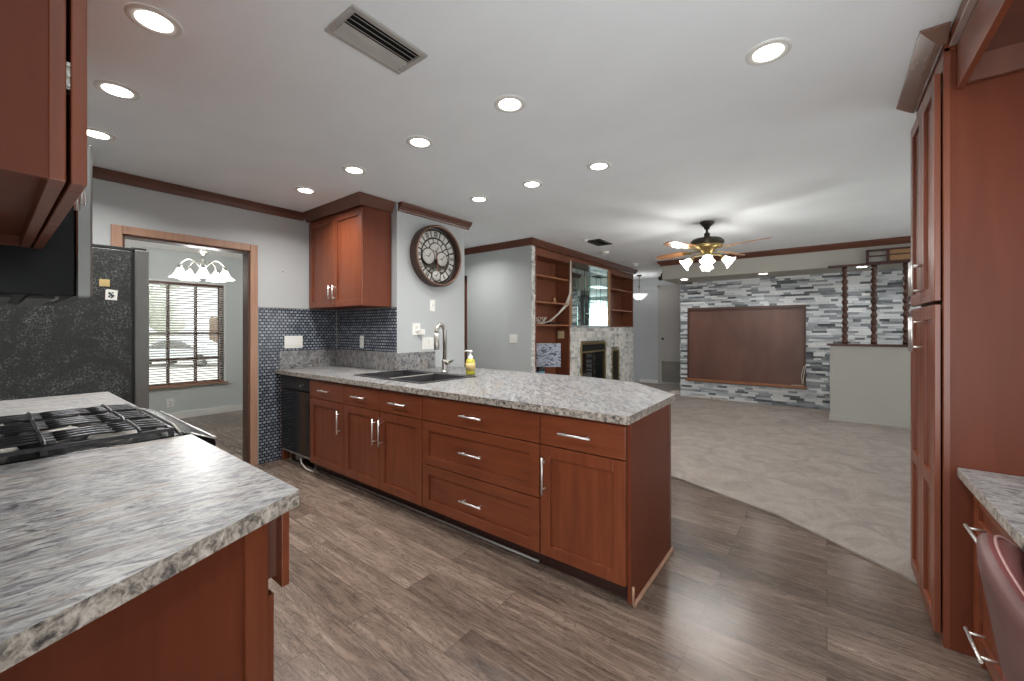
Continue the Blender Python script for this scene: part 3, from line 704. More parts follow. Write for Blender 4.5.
# refrigerator
XF = -3.762
fr = thing('refrigerator', 'black refrigerator with textured side and grey metal door', 'refrigerator', (0, 0, 0))
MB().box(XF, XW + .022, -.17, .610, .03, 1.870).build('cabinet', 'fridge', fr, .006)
MB().box(XF - .012, XW + .035, .611, .623, .06, 1.86).build('gasket', 'gasket', fr)
dd = MB().box(XF + .001, XW + .022, .625, .702, .62, 1.885).build('door', 'fridgedoor', fr, .010)
MB().tube([(XW + .07, .70, .85), (XW + .07, .745, .87), (XW + .07, .745, 1.65), (XW + .07, .70, 1.67)], .011, 10).build('handle', 'greymetal', dd)
MB().box(XF + .001, XW + .022, .625, .702, .06, .61).build('freezer_drawer', 'fridgedoor', fr, .010)
b = MB().box(XF - .07, XF - .004, .42, .645, 1.870, 1.892).box(XF - .055, XF - .012, .61, .69, 1.885, 1.899)
b.build('hinge_cover', 'blackmat', fr, .004)
for y in (-.12, .5): MB().box(XF - .08, XF - .02, y, y + .05, 0, .03).build('foot', 'gasket', fr)
tag(MB().box(XF + .001, XF + .003, .452, .502, 1.618, 1.664).build('fridge_magnet', 'paper', None, .001), 'tan rectangular note stuck on the black refrigerator side', 'magnet', 'notes on the refrigerator')
mg = thing('fridge_magnet', 'white square note with a dark drawing on the refrigerator side', 'magnet', (XF + .001, .51, 1.565), 0, 'notes on the refrigerator')
MB().prism([(-.030, -.034), (.026, -.036), (.030, .030), (-.022, .036), (-.028, .030)], 0, .002).build('sheet', 'plastic', mg).matrix_local = Matrix(((0, 0, 1, 0), (1, 0, 0, 0), (0, 1, 0, 0), (0, 0, 0, 1)))
b = MB(); b.obox((.0025, -.002, .0), (.0004, 0, 0), (0, .004, .005), (0, -.012, .014)); b.obox((.0025, .004, -.012), (.0004, 0, 0), (0, .004, -.003), (0, .007, .010)); b.obox((.0025, -.011, -.012), (.0004, 0, 0), (0, .005, 0), (0, .002, .007)); b.obox((.0025, .005, .013), (.0004, 0, 0), (0, .005, 0), (0, 0, .004))
b.build('drawing', 'ink', mg)

# ------------------------------------------------------------------ pantry, desk, chair
XP = .388
pn = thing('pantry_cabinet', 'tall cherry pantry cabinet with two upper and two lower doors', 'pantry', (XP, 3.125, 0), -PI / 2)
PWD = 3.125 - 2.462
MB().box(0, PWD, .018, XR - XP - .004, .0, 2.50).build('carcass', 'cherry_panel', pn, .002)
b = MB(); b.box(0, PWD, -.001, .018, 2.435, 2.515).box(PWD - .018, PWD + .001, -.001, .02, 0, 2.50).box(0, PWD - .018, .0, .018, 0, .04); b.build('face_frame', 'cherry', pn, .0015)
for (a, c_, hxx) in ((0.004, .322, .292), (.322, PWD - .024, .352)):
    front(pn, 'door', a, c_, 1.455, 2.43, hx=hxx, hz=1.585, hl=.17, yo=-.004)
    front(pn, 'door', a, c_, .035, 1.445, hx=hxx, hz=1.31, hl=.17, rails=(.66,), yo=-.004)
MB().sweep([(0, 0), (0, -.05), (.012, -.056), (.03, -.045), (.082, -.008), (.082, 0)], [(0, -.001, ZC - .001), (PWD + .001, -.001, ZC - .001), (PWD + .001, .008, ZC - .001)]).build('crown_moulding', 'crown_gloss', pn, .002)
MB().box(0, PWD, 0, .60, 2.50, ZC - .002).build('top_frieze', 'cherry', pn)

# overhead cabinet above the desk
oh = thing('overhead_cabinet', 'cherry overhead cabinet spanning above the desk beside the pantry', 'overhead cabinet', (.42, 2.430, 0), -PI / 2)
OW = 1.65
MB().box(0, OW, 0, .022, 2.318, 2.497).build('valance', 'cherry', oh, .002)
MB().box(0, OW, .022, .60, 2.43, 2.45).build('bottom_panel', 'cherry_in', oh)
MB().box(0, .016, .022, .60, 2.33, 2.43).build('side_rail', 'cherry_in', oh)
MB().box(0, OW, .40, .60, 2.33, 2.43).build('rear_rail', 'cherry_in', oh)
MB().box(0, OW, .004, .60, 2.45, ZC - .002).build('carcass', 'cherry_panel', oh)
d = MB().box(.004, OW / 2, -.018, .003, 2.508, ZC - .004).build('door', 'cherry_h', oh, .002)
MB().box(.004, OW / 2, -.022, .0, 2.499, 2.507).build('edge_pull', 'steel', d)
d = MB().box(OW / 2 + .004, OW, -.018, .003, 2.508, ZC - .004).build('door', 'cherry_h', oh, .002)
MB().box(OW / 2 + .004, OW, -.022, .0, 2.499, 2.507).build('edge_pull', 'steel', d)

# desk
ZD = .765
dk = thing('desk_worktop', 'low granite look desk worktop beside the tall pantry', 'desk top', (0, 0, 0))
o = MB().box(.425, XR - .003, .72, 2.459, ZD - .038, ZD).build('worktop', ['granite3', 'granite_edge'], dk, .003)
for p in o.data.polygons:
    if p.normal.x < -.5: p.material_index = 1
dc = thing('drawer_cabinet', 'cherry drawer cabinet under the desk beside the pantry', 'drawer cabinet', (.480, 2.405, 0), -PI / 2)
MB().box(0, .50, 0, .52, .10, ZD - .04).build('carcass', 'cherry_panel', dc, .0015)
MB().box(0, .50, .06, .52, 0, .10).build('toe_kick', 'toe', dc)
MB().box(-.052, 0, .004, .03, .0, ZD - .04).build('filler_strip', 'cherry', dc)
front(dc, 'drawer', 0, .50, .535, ZD - .045, hx=.235, hz=.595, hl=.20, off=.046); front(dc, 'drawer', 0, .50, .10, .53, hx=.235, hz=.205, hl=.20, off=.046)
dc2 = thing('drawer_cabinet', 'cherry drawer cabinet at the open end of the desk', 'drawer cabinet', (.480, 1.15, 0), -PI / 2)
MB().box(0, .42, 0, .52, .10, ZD - .04).build('carcass', 'cherry_panel', dc2, .0015); MB().box(0, .42, .06, .52, 0, .10).build('toe_kick', 'toe', dc2)
front(dc2, 'drawer', 0, .42, .535, ZD - .045); front(dc2, 'drawer', 0, .42, .10, .53, hz=.4)

# tub chair tucked under the desk; faces +x
ch = thing('tub_chair', 'mauve leather tub chair with pale piping tucked under the desk', 'chair', (.588, 1.610, 0), math.radians(-14))
def shell(b, rads, a0, a1, n=26, mi=0):
    """rads: list of (function of angle -> (radius, z)) rows"""
    vs = []; m = len(rads)
    for i in range(n + 1):
        a = a0 + (a1 - a0) * i / n
        for fn in rads:
            r, z = fn(a); vs.append((r * math.cos(a), r * math.sin(a), z))
    fs = [(i * m + j, i * m + j + 1, (i + 1) * m + j + 1, (i + 1) * m + j) for i in range(n) for j in range(m - 1)]
    b.add(vs, fs, True, mi); k = len(b.v) - len(vs)
    return k, m, n
def top(a): return .545 + .226 * max(0, math.cos((a - PI) * .85)) ** 2.2
A0, A1 = PI - 1.95, PI + 1.95
outer = [lambda a: (.205, .40), lambda a: (.228, .45), lambda a: (.250, .45 + (top(a) - .45) * .45), lambda a: (.268, .45 + (top(a) - .45) * .8), lambda a: (.270, top(a) - .012), lambda a: (.262, top(a)), lambda a: (.250, top(a) + .002)]
inner = [lambda a: (.250, top(a) + .002), lambda a: (.226, top(a) - .006), lambda a: (.196, top(a) - .035), lambda a: (.178, .49), lambda a: (.17, .44)]
b = MB(); shell(b, outer, A0, A1); b.build('backrest', 'vinyl', ch)
b = MB(); shell(b, inner, A0, A1); b.build('inner_back', 'vinyl_in', ch)
b = MB()
for a in (A0, A1):
    vs = [fn(a) for fn in outer] + [fn(a) for fn in inner][1:]
    b.add([(r * math.cos(a), r * math.sin(a), z) for r, z in vs], [tuple(range(len(vs)))])
b.build('arm_front', 'vinyl', ch)
MB().tube([((.236) * math.cos(a), .236 * math.sin(a), top(a) + .001) for a in [A0 + (A1 - A0) * k / 40 for k in range(41)]], .0035, 6).build('piping', 'thread', ch)
MB().lathe([(0, .37), (.20, .37), (.222, .385), (.225, .43), (.205, .462), (.10, .472), (0, .472)], seg=32).build('seat', 'vinyl_in', ch)
MB().lathe([(0, .06), (.03, .06), (.026, .10), (.026, .37), (.08, .372)], seg=18).build('pedestal', 'steel', ch)
MB().lathe([(0, 0), (.205, 0), (.21, .006), (.20, .014), (.06, .035), (.03, .065), (0, .065)], seg=32).build('foot_disc', 'steel', ch)

# ------------------------------------------------------------------ wall clock
cl = thing('wall_clock', 'large round brown clock with white dials on the grey wall', 'clock', (XCL, 2.945, 2.112))
CR = .325
MB().lathe([(CR, .001), (CR, .085), (CR - .006, .094), (CR - .016, .096), (CR - .022, .085), (CR - .024, .045), (CR - .024, .012)], seg=56, axis=(1, 0, 0)).build('rim', 'clockrim', cl)
MB().lathe([(CR - .012, .095), (CR - .016, .101), (CR - .025, .098), (CR - .025, .088)], seg=56, axis=(1, 0, 0)).build('copper_ring', 'clockedge', cl)
MB().lathe([(0, .010), (CR - .03, .010)], seg=48, axis=(1, 0, 0)).build('backplate', 'bronze', cl)
def cpt(r, a, x): return (x, r * math.sin(a), r * math.cos(a))      # a clockwise seen from +x? (y to the viewer's right)
def wedge(b, r0, r1, a0, a1, x0, x1, n=4):
    vs = []
    for x in (x0, x1):
        for r in (r0, r1):
            for k in range(n + 1): vs.append(cpt(r, a0 + (a1 - a0) * k / n, x))
    m = n + 1; fs = []
    for k in range(n):
        fs += [(k, k + 1, m + k + 1, m + k), (2 * m + k, 3 * m + k, 3 * m + k + 1, 2 * m + k + 1), (k, 2 * m + k, 2 * m + k + 1, k + 1), (m + k, m + k + 1, 3 * m + k + 1, 3 * m + k)]
    fs += [(0, m, 3 * m, 2 * m), (n, 2 * m + n, 3 * m + n, m + n)]
    b.add(vs, fs)
b = MB()
for k in range(12):
    a = k * PI / 6; wedge(b, .205, .270, a - .225, a + .225, .016, .022)
b.build('hour_plate', 'clockwhite', cl)
b = MB()
for k in range(16):
    a = k * PI / 8
    if math.cos(a) > -.2: wedge(b, .130, .185, a - .15, a + .15, .016, .022)
b.build('minute_plate', 'clockwhite', cl)
ROM = ['XII', 'I', 'II', 'III', 'IV', 'V', 'VI', 'VII', 'VIII', 'IX', 'X', 'XI']
b = MB()
for k, s_ in enumerate(ROM):
    a = k * PI / 6; wds = {'I': .013, 'V': .026, 'X': .026}; tot = sum(wds[c_] for c_ in s_); u = -tot / 2
    er = Vector((0, math.sin(a), math.cos(a))); et = Vector((0, math.cos(a), -math.sin(a))); c0 = Vector((.023, 0, 0)) + er * .2375
    def stroke(u0, u1):
        p0 = c0 + et * u0 + er * .027; p1 = c0 + et * u1 - er * .027
        b.obox((p0 + p1) / 2, (p1 - p0) / 2, et * .0036, (.001, 0, 0))
    for c_ in s_:
        w_ = wds[c_]; m_ = u + w_ / 2
        if c_ == 'I': stroke(m_, m_)
        elif c_ == 'V': stroke(m_ - .009, m_); stroke(m_ + .009, m_)
        else: stroke(m_ - .009, m_ + .009); stroke(m_ + .009, m_ - .009)
        u += w_
b.build('numeral', 'bronze', cl)
def dial(name, y, z, r, xo):
    q_ = MB().lathe([(0, xo), (r, xo), (r, xo - .006)], (0, y, z), 30, (1, 0, 0)).build(name, 'clockwhite', cl)
    MB().lathe([(r, xo - .004), (r + .008, xo + .003), (r + .012, xo - .004)], (0, y, z), 30, (1, 0, 0)).build('dial_rim', 'bronze', q_)
    b = MB(); b.obox((xo + .002, y + r * .15, z + r * .2), (.001, 0, 0), (0, .003, -.002), (0, r * .25, r * .35)); b.obox((xo + .002, y - r * .2, z), (.001, 0, 0), (0, 0, .003), (0, r * .3, 0)); b.build('small_hand', 'bronze', q_)
dial('centre_dial', 0, .055, .085, .026); dial('sub_dial', -.105, -.01, .078, .032); dial('sub_dial', .085, -.02, .072, .032); dial('lower_dial', .005, -.205, .055, .030)
b = MB(); b.obox((.040, .0, .005), (.001, 0, 0), (0, .006, 0), (0, .002, .045)); b.obox((.042, .01, -.085), (.001, 0, 0), (0, .007, 0), (0, -.004, .06)); b.build('clock_hand', 'walnut', cl)
b = MB()
for k in range(5): b.obox((.017, -.10 + .05 * k, -.14 - .02 * (k % 2)), (.003, 0, 0), (0, .018, 0), (0, .006, .012))
b.build('gear_plate', 'greymetal', cl)

# ------------------------------------------------------------------ switches and outlets
def plate(name, label, cat, loc, n, wz, axis, sw=True, w_=None, h=.115, group='wall plates'):
    """axis 'x': faces +x; '-y': faces -y"""
    t_ = thing(name, label, cat, loc, 0 if axis == 'x' else -PI / 2, group)
    W = w_ or .07 + .046 * (n - 1)
    MB().box(.0005, .007, -W / 2, W / 2, -h / 2, h / 2).build('cover_plate', wz, t_, .003)
    for k in range(n):
        y = (k - (n - 1) / 2) * .046
        if sw == 'rocker': MB().box(.007, .011, y - .016, y + .016, -.033, .033).build('rocker', wz, t_, .002)
        elif sw == 'toggle': MB().box(.007, .018, y - .005, y + .005, -.004, .014).build('toggle', wz, t_, .002)
        else:
            for z in (-.022, .022):
                q_ = MB().lathe([(0, .0095), (.016, .0095), (.017, .0065)], (0, y, z), 16, (1, 0, 0)).build('receptacle', wz, t_)
                MB().box(.0096, .0102, y - .007, y - .004, z - .004, z + .006).box(.0096, .0102, y + .004, y + .007, z - .004, z + .006).build('slot', 'gap', q_)
    return t_
plate('light_switch', 'wide white switch plate on the mosaic beside the doorway', 'switch', (XW + .010, 1.98, 1.20), 3, 'plastic', 'x', 'rocker', .185, .13)
plate('power_outlet', 'white outlet on the mosaic return under the wall cabinet', 'outlet', (-3.925, YT - .010, 1.20), 1, 'plastic', '-y', 'out', None, .13)
plate('light_switch', 'single white switch below the round clock', 'switch', (XCL, 2.915, 1.585), 1, 'plastic', 'x', 'toggle', None, .125)
po = plate('power_outlet', 'white outlet with a plugged in adapter on the clock wall', 'outlet', (XCL, 2.70, 1.335), 1, 'plastic', 'x', 'out', .10, .125)
tag(MB().box(XCL + .0105, XCL + .055, 2.715, 2.775, 1.275, 1.335).build('plug_adapter', 'plastic', None, .006), 'small white adapter plugged into the outlet on the clock wall', 'adapter')
plate('light_switch', 'double white switch plate just above the granite backsplash', 'switch', (XCL, 2.855, 1.185), 2, 'plastic', 'x', 'rocker', .165, .125)
plate('light_switch', 'double white switch on the grey wall before the bookcase', 'switch', (-3.53, YH, 1.20), 2, 'plastic', '-y', 'rocker', .145, .125)
plate('power_outlet', 'white outlet low on the dining wall under the window', 'outlet', (XD, 1.655, .25), 1, 'plastic', 'x', 'out', .09, .13)
tag(MB().lathe([(0, .006), (.006, .004), (.007, 0)], (XW, 1.88, 1.93), 10, (1, 0, 0)).build('wall_hook', 'greymetal'), 'tiny grey screw hook on the wall beside the doorway', 'hook')

# ------------------------------------------------------------------ bookcase wall
BD = .262
struct(MB().box(XB - .02, XB + .022, YH + .087, YH + .13, .014, ZC - .085), 'trim_bookcase_stile', 'walnut', .002)
bk = thing('bookcase', 'tall brown bookcase bay with cables on its shelf', 'bookcase', (XB, 4.73, 0), 0, 'built in shelving')
def bay(t_, y1, z0, shelves, yo=0, plain_shelf='shelf_edge'):
    MB().box(-BD, -BD + .014, yo, y1, z0, 2.44).build('back_panel', 'walnut', t_)
    for y in (yo, y1 - .035): MB().box(-BD + .014, 0, y, y + .035, z0, 2.44).build('side_panel', 'walnut', t_, .002)
    MB().box(-BD, .003, yo, y1, 2.385, 2.495).build('header', 'walnut', t_, .002)
    for z in shelves:
        MB().box(-BD + .014, -.004, yo + .035, y1 - .035, z - .022, z).build('shelf', plain_shelf, t_, .002)
bay(bk, .985, .012, (2.12, 1.74, 1.405))
MB().box(-BD + .014, -.02, .035, .95, .012, .05).build('bottom_shelf', 'walnut', bk)
sh = thing('bookcase', 'shorter brown bookcase bay with two shelves above the stone', 'bookcase', (XB, 7.25, 0), 0, 'built in shelving')
bay(sh, 1.15, 1.385, (2.12, 1.715))
MB().box(-BD, 0, 0, 1.15, 1.373, 1.40).build('bottom_shelf', 'walnut', sh)
dc_ = thing('display_cabinet', 'mirrored display cabinet with teal glass shelves above the fireplace', 'display cabinet', (XB, 5.72, 0))
DW = 1.525
MB().box(-BD, .004, 0, DW, 2.44, 2.495).build('header', 'walnut', dc_, .002)
MB().box(-BD, 0, 0, DW, 1.373, 1.395).build('bottom_shelf', 'ledger', dc_, .002)
b = MB().box(-BD + .01, .0, .0, .06, 1.395, 2.44).box(-BD + .01, .0, DW - .09, DW, 1.395, 2.44); b.build('side_post', 'tanwood', dc_, .002)
for k in range(3):
    y0 = .06 + k * (DW - .15) / 3; y1 = .06 + (k + 1) * (DW - .15) / 3
    MB().box(-BD + .06, -BD + .066, y0 + .004, y1 - .004, 1.397, 2.438).build('mirror_panel', 'mirror', dc_)
for y in (.062, DW - .096): MB().box(-BD + .066, -.01, y, y + .005, 1.397, 2.438).build('side_mirror', 'mirror', dc_)
for z in (1.62, 1.86, 2.13):
    MB().box(-BD + .07, -.06, DW - .36, DW - .10, z, z + .008).build('glass_shelf', 'shelfglass', dc_)
    MB().box(-BD + .07, -.06, .07, .30, z - .09, z - .082).build('glass_shelf', 'shelfglass', dc_)
for y in (.075, .50, .95, DW - .115):
    MB().box(-.014, -.006, y - .006, y + .006, 1.397, 2.438).build('glass_edge_strip', 'shelfglass', dc_)
# things on the bookcase
cb = thing('cable_bundle', 'white cables hanging down the bookcase side and coiled on the shelf', 'cables', (XB, 4.73, 1.405))
b = MB()
for k in range(4):
    o_ = .012 * k
    b.tube([(.012 + .3 * o_, .99 - o_, 1.02), (.014 + .3 * o_, .985 - o_, .75), (.012, .985 - o_, .50), (-.0 - o_, .93 - o_, .32), (-.08, .78 - o_, .17), (-.12 - o_, .62, .06), (-.15, .45 + o_, .016 + o_ * .4), (-.14, .30, .012)], .006, 6)
b.build('hanging_cable', 'wire', cb)
b = MB()
for k in range(6):
    cx_, cy_, r_ = -.10 - .02 * (k % 3), .12 + .062 * k, .058 + .014 * (k % 2)
    b.tube([(cx_ + .4 * r_ * math.cos(a), cy_ + r_ * math.sin(a) , .06 + .052 * math.cos(a + k)) for a in [i * PI / 7 for i in range(15)]], .005, 6)
b.build('coil', 'wire', cb)
tag(MB().lathe([(0, 0), (.03, 0), (.036, .02), (.02, .05), (.028, .07), (.0, .085)], (XB - .10, 5.40, 1.741), 14).build('trinket', 'tanwood'), 'small tan trinket on the middle bookcase shelf', 'ornament')
rt = thing('cable_box', 'small dark box lying among cables on the bookcase shelf', 'cable box', (XB - .15, 5.42, 1.406))
MB().box(-.07, .07, -.16, .16, 0, .03).build('case', 'blackmat', rt, .004)
MB().box(.07, .072, -.12, .12, .008, .022).build('display_strip', 'gap', rt)
plate('power_outlet', 'ivory outlet inside the lower bookcase bay', 'outlet', (XB - .145, 5.68, 1.245), 2, 'ivory', '-y', 'out', .12, .12)
cv = thing('canvas_print', 'square blue and white abstract print standing in the lower bookcase', 'picture', (XB - .10, 5.23, .76), math.radians(-48))
MB().box(-.012, .012, -.19, .19, 0, .36).build('stretched_canvas', 'canvas', cv, .004)
st = thing('canister', 'pale blue canister under the abstract print in the bookcase', 'canister', (XB - .15, 5.06, .051))
MB().lathe([(0, 0), (.075, 0), (.08, .01), (.08, .66), (.07, .68), (0, .68)], seg=24).build('body', 'blue', st)
MB().lathe([(0, .72), (.06, .72), (.084, .70), (.084, .66)], seg=24).build('lid', 'blackmat', st)
# fireplace insert
fp = thing('fireplace_insert', 'brass framed glass door fireplace in the pale stone', 'fireplace', (XB - .04, 6.54, 0))
b = MB(); b.box(-.02, .058, -.48, -.44, .02, 1.11).box(-.02, .058, .44, .48, .02, 1.11).box(-.02, .058, -.44, .44, 1.07, 1.11).box(-.02, .058, -.44, .44, .02, .06)
b.build('brass_frame', 'brass', fp, .004)
MB().box(.0, .05, -.44, .44, .955, 1.07).build('hood_panel', 'gap', fp)
MB().box(.03, .062, -.44, .44, .93, .958).build('brass_rail', 'brass', fp, .003)
b = MB(); b.box(-.018, -.008, -.44, .44, .06, .93); b.build('firebox', 'gap', fp)
for (a, c_) in ((-.435, -.005), (.005, .435)):
    q_ = MB().box(.028, .034, a, c_, .065, .925).build('glass_door', 'smokeglass', fp)
    b = MB(); b.box(.026, .04, a, a + .02, .065, .925).box(.026, .04, c_ - .02, c_, .065, .925).build('door_frame', 'bronze', q_)
nv = thing('brass_panel', 'narrow brass cover plate in the stone beside the fireplace', 'brass cover', (XB - .04, 7.48, .18))
b = MB(); b.box(0, .052, -.17, -.14, 0, .76).box(0, .052, .14, .17, 0, .76).box(0, .052, -.14, .14, .73, .76).box(0, .052, -.14, .14, 0, .03); b.build('frame', 'brass', nv, .003)
MB().box(0, .035, -.14, .14, .03, .73).build('mesh_plate', 'bronze', nv)

# ------------------------------------------------------------------ stone wall's brown board, divider, cables
bd = thing('wall_panel', 'large dark brown board set into the stone wall', 'wall panel', ((BX0 + BX1) / 2, YA, (BZ0 + BZ1) / 2))
hw, hh = (BX1 - BX0) / 2, (BZ1 - BZ0) / 2
MB().box(-hw + .02, hw - .02, -.012, -.002, -hh + .03, hh - .03).build('board', 'board', bd)
b = MB(); b.box(-hw, -hw + .03, -.045, -.001, -hh + .03, hh).box(hw - .03, hw, -.045, -.001, -hh + .03, hh).box(-hw + .03, hw - .03, -.045, -.001, hh - .05, hh)
b.build('frame', 'boardframe', bd, .003)
MB().box(-hw - .03, hw + .01, -.085, -.001, -hh - .005, -hh + .035).build('ledge', 'shelf_edge', bd, .004)
tag(MB().tube([(BX1 - .05, YA - .05, .40), (BX1 - .06, YA - .06, .55), (BX1 - .03, YA - .06, .70), (BX1 + .0, YA - .07, .74), (BX1 - .02, YA - .06, .62), (BX1 - .04, YA - .06, .46), (BX1 - .02, YA - .07, .395), (BX1 - .2, YA - .06, .388)], .006, 6).build('loose_cord', 'wire'), 'pale cord dangling at the corner of the brown wall board', 'cord')
b = MB()
rnd = random.Random(5)
for k in range(5):
    cx_ = -1.95 + .11 * k; b.tube([(cx_ + .09 * math.cos(a + k), 8.28 + .05 * math.sin(a * 1.3), .024 + .03 * abs(math.sin(a + k * .7))) for a in [i * PI / 6 for i in range(12)]], .006, 6)
tag(b.build('floor_cable', 'wire'), 'tangled white cable on the carpet below the brown board', 'cable')
dv = thing('room_divider', 'dark wood spindle screen standing on the half wall', 'divider', (.034, YV + .06, 1.095))
MB().box(-.03, 2.55, -.09, .09, 0, .03).build('cap_rail', 'darkwood', dv, .004)
MB().box(-.025, 2.55, -.05, .05, 1.135, 1.165).build('header_rail', 'darkwood', dv, .004)
prof = [(.0, .03), (.035, .03), (.035, .09)]
zz = .09
while zz < 1.04:
    prof += [(.024, zz + .006), (.030, zz + .02), (.038, zz + .04), (.038, zz + .058), (.030, zz + .078), (.024, zz + .092)]; zz += .098
prof += [(.034, zz + .004), (.034, 1.135), (0, 1.135)]
for x in (.17, .485, .81, 1.13, 1.45): MB().lathe(prof, (x, 0, 0), 14).build('spindle', 'darkwood', dv)
fwk = MB().box(.40, .43, -.03, .03, 1.165, 1.345).box(.40, 1.6, -.03, .03, 1.325, 1.350).box(.43, 1.6, -.03, .03, 1.165, 1.18).box(.615, .645, -.03, .03, 1.18, 1.325).box(.43, .615, -.02, .02, 1.25, 1.268).box(.645, 1.6, -.026, .026, 1.255, 1.27).build('fretwork_frame', 'darkwood', dv, .002)
MB().box(.645, 1.6, -.012, .012, 1.18, 1.325).build('tan_panel', 'tanwood', fwk)

# ------------------------------------------------------------------ rear hall
d = struct(MB().box(-3.19, -2.55, YR - .03, YR, .66, 2.34), 'door_1', 'doorpaint', .004)
MB().lathe([(0, .055), (.02, .05), (.028, .035), (.015, .018), (.012, .0)], (-3.12, YR - .03, 1.10), 16, (0, -1, 0)).build('door_knob', 'bronze', d)
b = MB().box(-3.25, -3.19, YR - .02, YR, .02, 2.40).box(-3.25, -2.49, YR - .02, YR, 2.34, 2.40).box(-2.55, -2.49, YR - .02, YR, .02, 2.34).box(-3.19, -2.55, YR - .02, YR, .60, .66)
struct(b, 'trim_closet_casing', 'doorpaint', .003)
vg = thing('return_air_grille', 'grey louvred return air grille under the closet door', 'air grille', (-2.87, YR - .002, .03))
b = MB().box(-.32, .32, -.025, 0, 0, .03).box(-.32, .32, -.025, 0, .54, .57).box(-.32, -.28, -.025, 0, .03, .54).box(.28, .32, -.025, 0, .03, .54); b.build('frame', 'ventmetal', vg, .002)
b = MB()
for k in range(13): b.obox((0, -.014, .05 + k * .0385), (.28, 0, 0), (0, .012, -.012), (0, .001, .001))
b.build('louvre', 'ventmetal', vg); MB().box(-.28, .28, -.004, -.001, .03, .54).build('backing', 'greymetal', vg)
wn = struct(MB().box(-2.42, -2.39, YR, YR + .1, 1.36, 2.34).box(-2.01, -1.98, YR, YR + .1, 1.36, 2.34).box(-2.39, -2.01, YR, YR + .1, 1.36, 1.39).box(-2.39, -2.01, YR, YR + .1, 2.31, 2.34).box(-2.215, -2.195, YR + .03, YR + .06, 1.39, 2.31), 'window_2', 'white')
MB().box(-2.39, -2.01, YR + .04, YR + .045, 1.39, 2.31).build('pane', 'pane', wn)
pd = thing('pendant_light', 'pendant lamp with a frosted glass bowl in the rear hall', 'pendant', (-3.42, 9.2, 2.0))
MB().lathe([(.0, .575), (.055, .575), (.06, .56), (.02, .54), (0, .54)], (0, 0, .0), 20).build('canopy', 'bronze', pd)
MB().tube([(0, 0, .545), (0, 0, .03)], .008, 8).lathe([(0, .33), (.018, .32), (.018, .28), (0, .27)], (0, 0, 0), 12).build('stem', 'bronze', pd)
MB().lathe([(.0, .0), (.06, .005), (.12, .05), (.19, .135), (.185, .14), (.115, .06), (.05, .015), (0, .012)], (0, 0, .0), 28).build('glass_bowl', 'frost_soft', pd)
MB().lathe([(0, -.025), (.014, -.02), (.02, 0), (0, .005)], (0, 0, 0), 12).build('finial', 'bronze', pd)
lamp('pendant_bulb', 'POINT', (0, 0, .22), 4, pd, .05)

# ------------------------------------------------------------------ window of the dining room
wn = struct(MB().box(XD - .10, XD - .04, WY0, WY0 + .04, WZ0, WZ1).box(XD - .10, XD - .04, WY1 - .04, WY1, WZ0, WZ1).box(XD - .10, XD - .04, WY0 + .04, WY1 - .04, WZ0, WZ0 + .04).box(XD - .10, XD - .04, WY0 + .04, WY1 - .04, WZ1 - .04, WZ1), 'window_1', 'umber', .003)
b = MB(); zm = 1.272
b.box(XD - .085, XD - .05, WY0 + .04, WY1 - .04, zm - .02, zm + .02)
for y in (1.305, 1.635, 1.967): b.box(XD - .08, XD - .055, y - .013, y + .013, WZ0 + .04, WZ1 - .04)
for z in (.885,): b.box(XD - .08, XD - .055, WY0 + .04, WY1 - .04, z - .012, z + .012)
b.build('muntin', 'umber', wn)
MB().box(XD - .072, XD - .068, WY0 + .04, WY1 - .04, WZ0 + .04, WZ1 - .04).build('pane', 'pane', wn)
MB().box(XD - .04, XD + .05, WY0 - .05, WY1 + .05, WZ0 - .022, WZ0).build('sill', 'oak', wn, .004)
struct(MB().box(XD, XD + .012, WY1, WY1 + .02, WZ0, WZ1 + .02).box(XD, XD + .012, WY0 - .02, WY0, WZ0, WZ1 + .02).box(XD, XD + .012, WY0, WY1, WZ1, WZ1 + .02), 'trim_window_edge', 'white', .002)
bl = thing('window_blind', 'white slatted blind hanging in the dining window', 'blind', (XD - .0215 + .012, (WY0 + WY1) / 2, WZ0))
hwid = (WY1 - WY0) / 2 - .012
MB().box(-.018, .016, -hwid, hwid, WZ1 - WZ0 - .035, WZ1 - WZ0 - .003).build('head_rail', 'umber', bl, .003)
b = MB(); n = 40
for k in range(n):
    z = .035 + k * (WZ1 - WZ0 - .085) / (n - 1); b.obox((0, 0, z), (.0200, 0, .0085), (0, hwid, 0), (0, 0, .0011))
b.build('slat', 'blind', bl)
MB().box(-.013, .013, -hwid, hwid, .004, .020).build('bottom_rail', 'oak', bl, .003)
b = MB()
for y in (-.62, -.34, -.015, .315, .60): b.box(-.0205, .0205, y - .006, y + .006, .02, WZ1 - WZ0 - .03)
b.build('ladder_tape', 'umber', bl)
# chandelier
cx_, cy_ = -5.95, 1.60
cn = thing('chandelier', 'nickel chandelier with five lit white bell shades in the dining room', 'chandelier', (cx_, cy_, 0))
MB().lathe([(0, ZC), (.065, ZC), (.062, ZC - .02), (.02, ZC - .045), (0, ZC - .045)], seg=24).build('canopy', 'nickel', cn)
b = MB().tube([(0, 0, ZC - .04), (0, 0, 2.30)], .006, 8); b.build('hanging_rod', 'nickel', cn)
MB().lathe([(0, 2.385), (.018, 2.38), (.03, 2.355), (.065, 2.34), (.065, 2.33), (.02, 2.32), (.018, 2.25), (.028, 2.235), (.032, 2.20), (.018, 2.17), (.024, 2.15), (.012, 2.12), (0, 2.105)], (0, 0, -.075), seg=22).build('column', 'nickel', cn)
bell = [(r_ * 1.2, h_ * 1.2 - .02) for r_, h_ in [(.018, .085), (.026, .075), (.035, .055), (.045, .03), (.062, .008), (.086, -.012), (.083, -.014), (.058, .004), (.04, .026), (.028, .055), (.018, .072)]]
